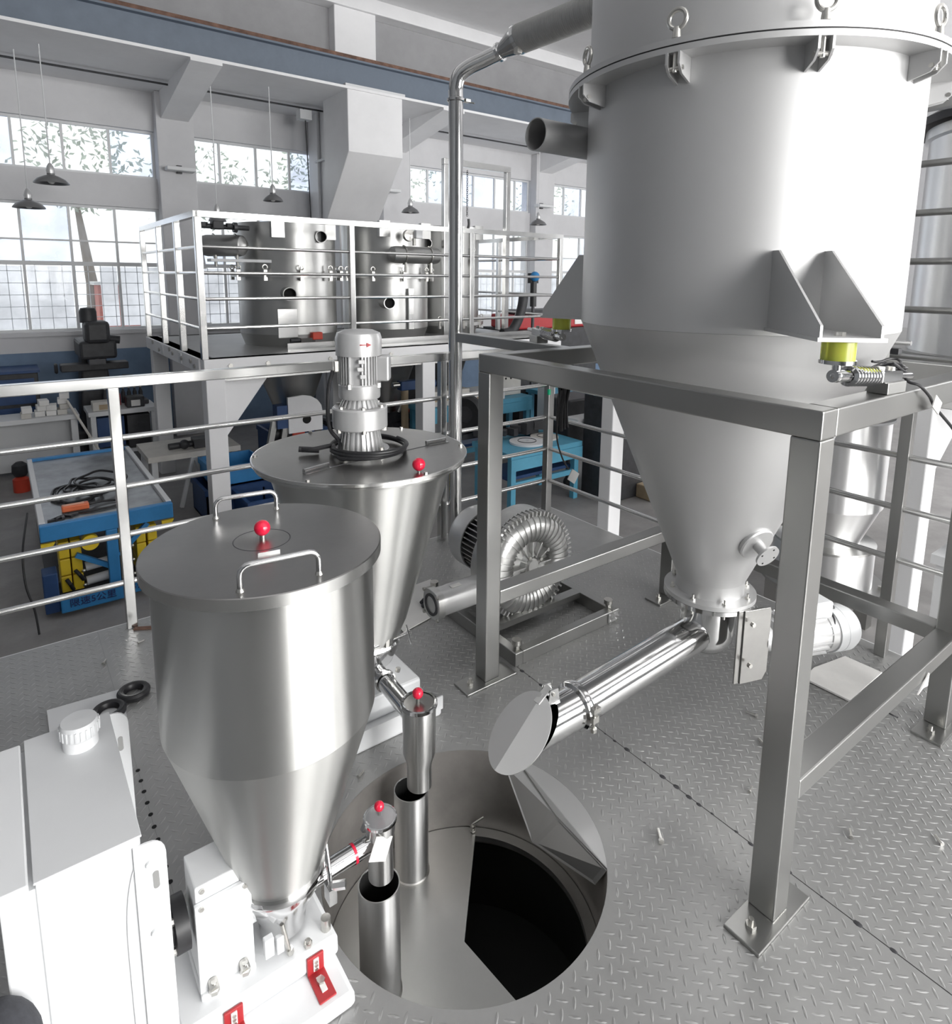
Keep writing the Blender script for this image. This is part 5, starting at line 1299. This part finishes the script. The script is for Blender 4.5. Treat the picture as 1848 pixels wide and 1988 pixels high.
# ================================================================ RIGHT-HAND PLATFORM AND ITS TANKS
rpf = thing('right_platform', 'raised right platform on white legs with dark guard rail bars', 'platform', (3.6, 1.5, GZ))
MB().box(3.12, 6.2, -.3, 2.86, 1.13, 1.16).build('deck_plate', M_plate, rpf)
MB().box(3.10, 3.18, -.3, 2.86, 1.16, 1.235).build('edge_beam', M_beam, rpf, bevel=.004)
MB().box(3.10, 6.2, 2.78, 2.86, 1.03, 1.13).build('edge_beam', M_white2, rpf)
MB().box(3.10, 3.18, -.3, 2.78, 1.03, 1.13).build('edge_beam', M_greywhite, rpf)
for y in (2.70, .955): MB().box(3.10, 3.215, y, y + .10, GZ, 1.03).build('leg', M_white2, rpf, bevel=.006)
MB().prism([(3.20, .99, 1.03), (3.75, .99, 1.03), (3.20, .99, .62)], (0, .01, 0)).build('gusset', M_white2, rpf)
for z in (2.03, 1.833, 1.634, 1.433): MB().cyl((3.11, -.3, z), (3.11, 2.8, z), .0145, n=12).build('rail_bar', M_beam, rpf)
MB().box(3.085, 3.135, -.3, 2.84, 2.24, 2.285).build('handrail', M_beam, rpf)
for y in (2.80, .1): MB().box(3.09, 3.13, y, y + .04, 1.235, 2.24).build('post', M_beam, rpf)
MB().box(3.12, 3.16, 1.12, 1.2, 1.235, 1.26).build('deck_clip', M_dark, rpf)
s3 = thing('right_tank', 'tall bright stainless tank on the right platform behind the rail bars', 'tank', (4.45, 1.05, 1.16))
SC = Vector((4.43, .92, 0)); SRr = .60
MB().lathe(SC, [(SRr, 1.16), (SRr, 2.30), (SRr + .02, 2.31), (SRr + .02, 2.36)], 96).build('shell', M_tank, s3)
MB().lathe(SC, [(SRr + .08, 2.36), (SRr + .08, 2.40), (.3, 2.62), (.12, 2.66), (.12, 3.2), (.0, 3.2)], 64).build('top_cone', M_darkmetal, s3)
MB().lathe(SC, [(SRr + .07, 1.155), (SRr + .07, 1.175), (SRr, 1.175)], 64).build('base_flange', M_beam, s3)
MB().lathe(SC, [(SRr, 1.13), (.16, .42), (.12, .40), (.12, .30)], 64).build('cone', M_greywhite, s3)
MB().cyl((SC.x - .1, SC.y + .1, .45), (SC.x - .65, SC.y - .1, .80), .07, n=24).build('side_pipe', M_chrome, s3)
MB().box(SC.x - SRr - .25, SC.x - SRr + .1, 1.30, 1.42, 2.42, 2.52).build('lifting_arm', M_white, s3)
mh = thing('mixing_hopper', 'bright stainless mixing hopper under the right platform behind the frame leg', 'hopper', (4.25, 1.83, GZ))
MC4 = Vector((4.22, 1.83, 0)); 
MB().lathe(MC4, [(.315, .70), (.315, .15), (.305, .14), (.20, -.12), (.20, -.13)], 72).build('upper_shell', M_tank, mh)
MB().lathe(MC4, [(.30, .70), (.33, .705), (.33, .72), (.0, .72)], 64).build('lid', M_greywhite, mh)
MB().lathe(MC4, [(.30, -.12), (.30, -.39), (.0, -.39)], 72).build('lower_shell', M_tank, mh)
MB().lathe(MC4, [(.0, -.115), (.305, -.115), (.305, -.13), (.0, -.13)], 72).build('step_ring', M_hopper, mh)
MB().lathe(MC4, [(.30, -.385), (.37, -.385), (.37, -.40), (.30, -.40)], 72, closed=True).build('base_flange', M_beam, mh)
for k in range(10):
    q = 2 * PI * k / 10
    MB().hexbolt((MC4.x + .345 * math.cos(q), MC4.y + .345 * math.sin(q), -.385), (0, 0, 1), .014, .02).build('flange_bolt', M_bolt, mh)
for k in range(3):
    q = 2 * PI * k / 3 + .4
    MB().box(MC4.x + .3 * math.cos(q) - .04, MC4.x + .3 * math.cos(q) + .04, MC4.y + .3 * math.sin(q) - .04, MC4.y + .3 * math.sin(q) + .04, GZ, -.40).build('leg', M_beam, mh)
t4 = thing('small_vessel', 'small stainless vessel on a stand at the right edge under the platform', 'vessel', (4.5, .95, GZ))
VC = Vector((4.72, 1.02, 0))
MB().lathe(VC, [(.0, .34), (.20, .34), (.21, .33), (.21, -.05), (.14, -.1), (.0, -.1)], 56).build('vessel_body', M_tank, t4)
MB().box(VC.x - .27, VC.x + .27, VC.y - .27, VC.y + .27, -.16, -.10).build('stand_top', M_greywhite, t4)
for sx in (-1, 1):
    for sy in (-1, 1): MB().box(VC.x + sx * .22 - .025, VC.x + sx * .22 + .025, VC.y + sy * .22 - .025, VC.y + sy * .22 + .025, GZ, -.16).build('stand_leg', M_greywhite, t4)
va = thing('floor_valve', 'dark valve with lever on the ground under the right platform', 'valve', (3.9, 1.1, GZ))
MB().cyl((3.75, 1.12, GZ + .06), (3.98, 1.06, GZ + .06), .045, n=16).box(3.80, 3.90, 1.05, 1.15, GZ, GZ + .13).build('valve_body', M_dark, va)
MB().cyl((3.85, 1.1, GZ + .12), (3.85, 1.1, GZ + .2), .012, n=8).obox((3.9, 1.1, GZ + .2), (.14, .02, .01)).build('lever', M_dark, va)

# ================================================================ HALL BEHIND THE RAILING, LEFT
def shift(mb, dx, dy, dz):
    mb.v = [(x + dx, y + dy, z + dz) for x, y, z in mb.v]; return mb
ml = thing('milling_machine', 'dark milling machine silhouetted against the left window', 'machine', (.86, 8.7, GZ))
shift(MB().box(.50, 1.1, 7.85, 8.35, GZ, -.25), .06, .6, .0).build('base', M_dark, ml, bevel=.03)
shift(MB().prism([(.60, 7.95, -.25), (.98, 7.95, -.25), (.90, 7.95, .62), (.66, 7.95, .62)], (0, .35, 0)), .06, .6, .0).build('column', M_dark, ml, bevel=.02)
shift(MB().box(.44, 1.10, 7.72, 7.92, .46, .54), .06, .6, .0).build('work_table', M_dark, ml, bevel=.01)
shift(MB().box(.62, .98, 7.6, 8.25, .60, .80), .06, .6, .0).build('ram', M_dark, ml, bevel=.03)
shift(MB().box(.68, .92, 7.55, 7.85, .78, 1.02), .06, .6, .0).build('head', M_dark, ml, bevel=.04)
shift(MB().lathe((.74, 7.75, 1.0), [(.0, .17), (.07, .16), (.085, .12), (.085, 0)], 24), .06, .6, .0).build('spindle_motor', M_dark, ml)
shift(MB().cyl((.86, 7.7, .82), (1.02, 7.66, .80), .045, n=14), .06, .6, .0).build('quill_handle', M_dark, ml)
shift(MB().cyl((.78, 7.66, .54), (.78, 7.66, .78), .045, n=16), .06, .6, .0).build('spindle', M_darkmetal, ml)
shift(MB().box(.70, .86, 7.6, 7.8, .54, .60), .06, .6, .0).build('vice', M_darkmetal, ml)
shift(MB().lathe((.40, 7.8, .50), [(.05, -.015), (.06, 0), (.05, .015)], 20, axis=(1, 0, 0), closed=True), .06, .6, .0).build('hand_wheel', M_darkmetal, ml)
shift(MB().box(.98, 1.25, 7.9, 8.2, .22, .30).cyl((1.05, 7.9, .33), (1.15, 7.85, .33), .04, n=12), .06, .6, .0).build('tool_tray', M_dark, ml)
dk = thing('dark_cabinet', 'dark low tool cabinet against the blue wall band at left edge', 'cabinet', (.15, 8.9, GZ))
MB().box(-.4, .30, 8.65, 9.15, GZ, .44).build('cabinet_body', M_dark, dk, bevel=.01)
MB().box(-.42, .32, 8.63, 9.17, .44, .47).build('cabinet_top', M_blue2, dk)
for k in range(3): MB().box(-.36, .26, 8.63, 8.65, GZ + .06 + .32 * k, GZ + .34 + .32 * k).build('drawer_front', M_blue2, dk)
b1 = thing('packing_bench', 'grey topped bench stacked with white packets at the left', 'bench', (.0, 8.2, GZ))
MB().box(-.7, .60, 7.9, 8.30, .01, .06).build('bench_top', M_greywhite, b1, bevel=.005)
for x in (-.6, .52):
    for y in (7.93, 8.22): MB().box(x, x + .06, y, y + .06, GZ, .01).build('leg', M_greywhite, b1)
MB().box(-.54, .52, 8.2, 8.22, GZ + .05, .01).build('back_panel', M_greywhite, b1)
rr = random.Random(9); n_ = 0
PK = ['white packet at the left of the bottom row on the packing bench', 'white packet in the middle of the bottom row on the packing bench', 'cream packet at the right of the bottom row on the packing bench',
      'white packet at the left of the second row on the packing bench', 'white packet in the middle of the second row on the packing bench', 'cream packet at the right of the second row on the packing bench',
      'white packet on top of the left stack on the packing bench', 'white packet third from below in the right stack on the packing bench', 'cream packet lying apart at the left of the stacks on the packing bench',
      'white packet on top of the separate cream packet on the packing bench', 'white packet topmost of the tall right stack on the packing bench']
for (x, y, z) in ((.26, 8.05, .06), (.36, 8.05, .06), (.46, 8.05, .06), (.28, 8.06, .115), (.37, 8.04, .115), (.48, 8.05, .115), (.30, 8.05, .17), (.47, 8.07, .17), (.14, 8.0, .06), (.15, 7.99, .115), (.49, 8.05, .225)):
    n_ += 1
    t = MB().obox((x, y, z + .0275), (.088, .16, .053), Matrix.Rotation(rr.uniform(-.08, .08), 3, 'Z')).build('packet', M_paper if n_ % 3 else M_cartonwhite, None, origin=(x, y, z), bevel=.004)
    tag(t, PK[n_ - 1], 'packet', 'packets on the packing bench')
b2 = thing('tool_bench', 'second workbench with dark shelves behind the railing post', 'bench', (.95, 8.2, GZ))
MB().box(.68, 1.36, 7.9, 8.38, .01, .06).build('bench_top', M_greywhite, b2, bevel=.005)
for x in (.70, 1.29):
    for y in (7.92, 8.31): MB().box(x, x + .05, y, y + .05, GZ, .01).build('leg', M_greywhite, b2)
MB().box(.76, 1.02, 7.95, 8.3, -.35, -.02).build('drawer_unit', M_blue2, b2)
MB().box(1.05, 1.28, 7.95, 8.3, -.38, -.02).build('shelf_box', M_dark, b2)
MB().box(.75, 1.29, 7.95, 8.3, -.44, -.40).build('lower_shelf', M_greywhite, b2)
for i, (x, y, sx, sz, m_, lab) in enumerate(((.85, 8.02, .24, .10, M_cartonwhite, 'pale wrapped parcel on the second workbench'), (1.15, 8.05, .18, .12, M_dark, 'dark tool case on the second workbench'), (1.12, 8.2, .07, .13, M_redplate, 'small red can on the second workbench'), (1.2, 8.2, .22, .05, M_darkmetal, 'flat steel offcuts on the second workbench'))):
    t = thing(['parcel', 'tool_case', 'red_can', 'steel_offcuts'][i], lab, ['parcel', 'case', 'can', 'offcuts'][i], (x, y, .06))
    if i == 2:
        MB().lathe((x - .12, y, .06), [(.0, .001), (sx / 2, .001), (sx / 2, sz), (sx / 3, sz + .01), (.0, sz + .01)], 20).build('can_body', m_, t)
    else:
        MB().box(x - sx / 2, x + sx / 2, y - .08, y + .08, .061, .06 + sz).build('body', m_, t, bevel=.01)
        MB().box(x - sx / 4, x + sx / 4, y - .085, y - .08, .075, .06 + sz * .7).build('panel', M_paper if i else M_card, t)
for k in range(7):
    x = .90 + .06 * k
    t = thing('spray_bottle', '%s dark bottle from the left in the row on the second workbench' % ('first', 'second', 'third', 'fourth', 'fifth', 'sixth', 'last')[k], 'bottle', (x, 8.33, .06), 'dark bottles on the shelf')
    MB().lathe((x, 8.33, .06), [(.0, .001), (.022, .001), (.022, .12), (.01, .15), (.01, .17), (.0, .17)], 14).build('bottle_body', M_dark, t)
    MB().lathe((x, 8.33, .23), [(.012, 0), (.012, .02), (.0, .022)], 12).build('cap', M_bolt, t)
po = MB().cyl((.50, 7.88, .22), (.86, 7.35, GZ), .013, n=10).build('leaning_pole', M_cartonwhite, None, origin=(.86, 7.35, GZ)); tag(po, 'pale pole leaning against the packing bench', 'pole')
sg = thing('red_spray_gun', 'small red and black tool standing left of the cart', 'tool', (.04, 7.6, GZ))
MB().lathe((.04, 7.6, GZ), [(.0, .001), (.07, .001), (.07, .13), (.03, .16), (.0, .16)], 20).build('canister', M_actuator, sg)
MB().lathe((.04, 7.6, GZ + .16), [(.05, .0), (.07, .04), (.065, .11), (.03, .14), (.0, .14)], 18).build('pump_head', M_dark, sg)
MB().cyl((.04, 7.6, GZ + .22), (.20, 7.55, GZ + .2), .01, n=8).build('lance', M_dark, sg)

# ================================================================ UNDER THE FAR PLATFORM
def crate(x, y, z, sx, sy, sz, m_, lab, nm='storage_crate'):
    t = thing(nm, lab, 'crate', (x, y, z), 'crates under the far platform')
    w = .015
    MB().box(x - sx / 2, x + sx / 2, y - sy / 2, y - sy / 2 + w, z, z + sz).box(x - sx / 2, x + sx / 2, y + sy / 2 - w, y + sy / 2, z, z + sz).box(x - sx / 2, x - sx / 2 + w, y - sy / 2, y + sy / 2, z, z + sz).box(x + sx / 2 - w, x + sx / 2, y - sy / 2, y + sy / 2, z, z + sz).box(x - sx / 2, x + sx / 2, y - sy / 2, y + sy / 2, z, z + .015).build('crate_walls', m_, t)
    MB().box(x - sx / 2 - .015, x + sx / 2 + .015, y - sy / 2 - .015, y - sy / 2, z + sz - .05, z + sz).box(x - sx / 2 - .015, x - sx / 2, y - sy / 2, y + sy / 2, z + sz - .05, z + sz).build('crate_rim', m_, t)
    return t
crate(1.55, 5.9, GZ, .5, .5, .30, M_blue2, 'dark blue crate on the ground by the first platform leg')
crate(1.60, 5.9, GZ + .30, .46, .46, .18, M_blue, 'blue crate stacked by the first platform leg')
crate(1.80, 5.45, GZ, .55, .5, .28, M_blue2, 'dark blue crate behind the agitated hopper')
crate(2.5, 6.8, GZ, .6, .5, .5, M_blue2, 'tall dark blue crate under the left collector')
tb = thing('ground_bench', 'pale topped low bench under the far platform', 'bench', (1.2, 6.4, GZ))
MB().box(.95, 1.75, 6.15, 6.75, -.12, -.07).build('bench_top', M_cartonwhite, tb)
for x in (.98, 1.68):
    for y in (6.18, 6.68): MB().box(x, x + .05, y, y + .05, GZ, -.12).build('leg', M_greywhite, tb)
MB().bar((1.2, 6.16, GZ + .02), (1.32, 6.16, -.12), .04, .03).bar((1.45, 6.16, GZ + .02), (1.34, 6.16, -.12), .04, .03).build('stand_brace', M_greywhite, tb)
tp = thing('dark_clamps', 'dark clamps lying on the low bench under the platform', 'clamps', (1.3, 6.3, -.07))
MB().cyl((1.15, 6.3, -.03), (1.42, 6.32, -.03), .03, n=12).box(1.36, 1.5, 6.25, 6.38, -.068, .02).sphere((1.28, 6.28, -.02), .045, 12, 8).build('clamp_body', M_dark, tp)
for i, (x, y, z, lab) in enumerate(((2.25, 6.0, .04, 'red orange valve actuator under the left collector'), (3.57, 6.0, .045, 'red orange valve actuator under the right collector'))):
    t = thing('valve_actuator', lab, 'actuator', (x, y, z - .12), 'valve actuators under the collectors')
    MB().box(x - .065, x + .065, y - .06, y + .06, z - .06, z + .06).build('actuator_body', M_actuator, t, bevel=.015)
    MB().cyl((x - .26, y, z - .01), (x - .065, y, z - .01), .06, n=18).build('cylinder', M_dark, t)
    MB().cyl((x + .065, y, z), (x + .11, y, z), .035, n=14).build('cap', M_dark, t)
    MB().box(x - .20, x + .12, y - .07, y + .1, z - .14, z - .065).build('valve_body', M_darkmetal, t, bevel=.01)
    for d in (-.2, -.12): MB().cyl((x + d, y - .05, z + .05), (x + d + .03, y - .06, z + .12), .016, n=10).build('fitting', M_bolt, t)
    MB().cyl((x - .05, y + .05, z - .14), (x - .05, y + .05, GZ), .05, n=14).build('stand_pipe', M_darkmetal, t)
wm = thing('white_guard', 'white rounded guard plate with a black hole left of the motor', 'guard', (2.27, 6.1, GZ))
pts = [Vector((2.12, 5.85, .05)), Vector((2.46, 5.85, .05)), Vector((2.46, 5.85, .25))] + [Vector((2.26 + .2 * math.cos(q), 5.85, .25 + .16 * math.sin(q))) for q in (.3, .7, 1.1, 1.5)] + [Vector((2.12, 5.85, .40))]
MB().prism(pts, (0, .03, 0)).build('guard_plate', M_white2, wm)
MB().cyl((2.30, 5.845, .17), (2.30, 5.86, .17), .042, n=20).build('shaft_hole', M_blackhole, wm)
MB().box(2.10, 2.48, 5.86, 6.2, GZ, -.16).box(2.40, 2.46, 5.88, 5.92, -.16, .06).build('guard_stand', M_dark, wm)
MB().obox((2.06, 5.9, .22), (.10, .12, .22)).build('blue_box', M_blue2, wm)
MB().bar((1.96, 5.9, GZ), (2.12, 5.9, .2), .04, .05).bar((1.82, 5.9, GZ), (2.0, 5.9, .18), .05, .05).build('grey_strut', M_beam, wm)
mm = thing('machine_block', 'dark machinery block filling the shade under the far platform', 'machine', (2.9, 6.6, GZ))
MB().box(2.85, 3.45, 6.35, 7.1, GZ, -.05).build('block_body', M_dark, mm, bevel=.03)
MB().box(2.9, 3.4, 6.3, 6.35, -.4, -.1).build('access_panel', M_darkmetal, mm)
for k in range(6): MB().cyl((2.90 + .09 * k, 6.4, -.05), (2.92 + .09 * k, 6.38, .03 + .04 * math.sin(k * 2)), .02, n=8).build('hose_stub', M_black, mm)

# ================================================================ BENCHES BEHIND THE FRAME, CENTRE
def light_bench(x0, x1, y0, y1, zt, lab):
    t = thing('light_blue_bench', lab, 'bench', ((x0 + x1) / 2, (y0 + y1) / 2, GZ), 'light blue benches')
    MB().box(x0, x1, y0, y1, zt - .05, zt).build('bench_top', M_cyan, t, bevel=.004)
    MB().box(x0, x1, y0 - .005, y0 + .03, zt - .16, zt - .05).build('apron', M_cyan, t)
    for x in (x0 + .02, x1 - .08):
        for y in (y0 + .02, y1 - .08): MB().box(x, x + .055, y, y + .055, GZ, zt - .05).build('leg', M_cyan, t)
    MB().box(x0 + .05, x1 - .05, y0 + .03, y0 + .06, GZ + .25, GZ + .30).build('stretcher', M_cyan, t)
    MB().box(x0 + .05, x1 - .05, y0 + .1, y1 - .1, GZ + .30, GZ + .33).build('lower_shelf', M_blue2, t)
    return t
light_bench(3.42, 4.86, 5.45, 5.86, .20, 'light blue bench framed by the left frame leg')
light_bench(5.05, 6.5, 4.95, 5.8, .22, 'light blue bench behind the hanging cable bundle')
light_bench(3.55, 4.45, 4.25, 4.85, -.02, 'lower light blue stand with grey discs on it')
for i, (x, y, z, sx, sy, sz, m_, lab) in enumerate(((3.75, 5.66, .20, .5, .3, .16, M_cartonwhite, 'pale carton on the bench left of the frame leg'), (4.25, 5.62, .20, .42, .3, .12, M_greywhite, 'low grey carton on the bench right of the frame leg'), (4.0, 7.2, GZ, .9, .4, 1.3, M_dark, 'dark shelf unit behind the riser pipe'), (5.9, 6.0, GZ, 1.0, .4, .75, M_dark, 'dark cabinet behind the cable bundle'), (4.62, 5.72, .2, .4, .2, .28, M_cartonwhite, 'perforated pale box on the bench under the frame beam'))):
    t = thing(['carton', 'carton', 'shelf_unit', 'cabinet', 'perforated_box'][i], lab, ['carton', 'carton', 'shelf', 'cabinet', 'box'][i], (x, y, z))
    MB().box(x - sx / 2, x + sx / 2, y - sy / 2, y + sy / 2, z + .001, z + sz).build('body', m_, t, bevel=.008)
    if i == 4:
        for k in range(5): MB().cyl((x - .18 + .075 * k, y - sy / 2 - .002, z + .2), (x - .18 + .075 * k, y - sy / 2 + .01, z + .2), .013, n=12).build('hole', M_blackhole, t)
    else: MB().box(x - sx / 2 + .03, x + sx / 2 - .03, y - sy / 2 - .004, y - sy / 2, z + sz * .35, z + sz * .55).build('tape', M_card if i < 2 else M_darkmetal, t)
ty = thing('grey_tyre', 'dark rubber wheel standing behind the riser pipe', 'wheel', (3.60, 5.0, -.02))
MB().lathe((3.60, 5.0, .22), [(.08, -.04), (.16, -.05), (.19, -.02), (.19, .02), (.16, .05), (.08, .04)], 36, axis=(.9, .43, 0), closed=True).build('tyre', M_black, ty)
MB().lathe((3.60, 5.0, .22), [(.0, -.03), (.08, -.035), (.08, .035), (.0, .03)], 28, axis=(.9, .43, 0)).build('hub', M_darkmetal, ty)
MB().box(3.5, 3.7, 4.93, 5.07, -.02, .03).build('chock', M_dark, ty)
gr = thing('green_vise', 'dark blue bench vise beside the right collector cone', 'vise', (3.36, 5.8, GZ))
MB().box(3.30, 3.62, 5.76, 5.86, .36, .46).cyl((3.60, 5.81, .41), (3.74, 5.81, .40), .05, n=16).build('vise_body', M_blue2, gr, bevel=.01)
MB().cyl((3.22, 5.81, .42), (3.30, 5.81, .42), .03, n=12).sphere((3.6, 5.75, .42), .02, 10, 8).build('vise_screw', M_bolt, gr)
MB().cyl((3.36, 5.80, GZ), (3.36, 5.80, .36), .04, n=12).build('vise_stand', M_card, gr)
for i, (x, y, r_) in enumerate(((3.95, 4.5, .17), (4.22, 4.55, .14))):
    t = thing('grinding_disc', ['large grey disc lying on the lower stand', 'small grey disc tilted on the lower stand'][i], 'disc', (x, y, -.02), 'grey discs on the stand')
    MB().lathe((x, y, -.02), [(.02, .001), (r_, .001), (r_, .02), (.02, .024)], 36, closed=True).build('disc_body', M_cartonwhite if i else M_greywhite, t)
    MB().lathe((x, y, -.02), [(r_ * .5, .022), (r_ * .52, .028), (r_ * .54, .022)], 30).build('disc_groove', M_black, t)
jn = thing('junk_heap', 'dark machine parts heaped on the lower shelf between the rails', 'parts', (3.95, 4.7, -.3))
rr = random.Random(12); jb_ = MB()
for k in range(14):
    jb_.obox((3.6 + .055 * k, 4.78 + rr.uniform(-.1, .1), .02 + rr.uniform(0, .08)), (rr.uniform(.06, .14), .1, rr.uniform(.05, .12)), Matrix.Rotation(rr.uniform(-1, 1), 3, 'Z'))
jb_.build('parts_heap', M_dark, jn, kind='stuff')
bc = thing('black_cabinet', 'black cabinet standing behind the white leg of the right platform', 'cabinet', (4.7, 4.2, GZ))
MB().box(4.55, 5.05, 3.95, 4.35, GZ, .62).build('cabinet_body', M_dark, bc, bevel=.02)
MB().box(4.60, 5.0, 3.94, 3.95, -.45, .5).build('door', M_darkmetal, bc)
bh = thing('tool_trolley', 'black tool trolley behind the cable bundle', 'trolley', (4.4, 4.5, GZ))
MB().box(4.55, 5.02, 4.55, 4.93, -.25, .32).build('trolley_body', M_dark, bh, bevel=.02)
for x in (4.6, 4.95): MB().cyl((x, 4.56, GZ + .05), (x, 4.6, GZ + .05), .05, n=14).build('wheel', M_black, bh)
for x in (4.58, 4.97): MB().box(x, x + .03, 4.57, 4.6, GZ + .05, -.25).build('leg', M_darkmetal, bh)
MB().box(4.5, 4.95, 4.37, 4.55, .12, .16).build('side_tray', M_white2, bh)
yt = thing('yellow_case', 'dull yellow case on the ground behind the silo cone', 'case', (4.9, 3.9, GZ))
MB().box(4.92, 5.2, 3.75, 3.95, GZ, GZ + .14).build('case_body', M_card, yt, bevel=.01)
MB().box(5.0, 5.1, 3.74, 3.75, GZ + .1, GZ + .13).build('case_latch', M_darkmetal, yt)
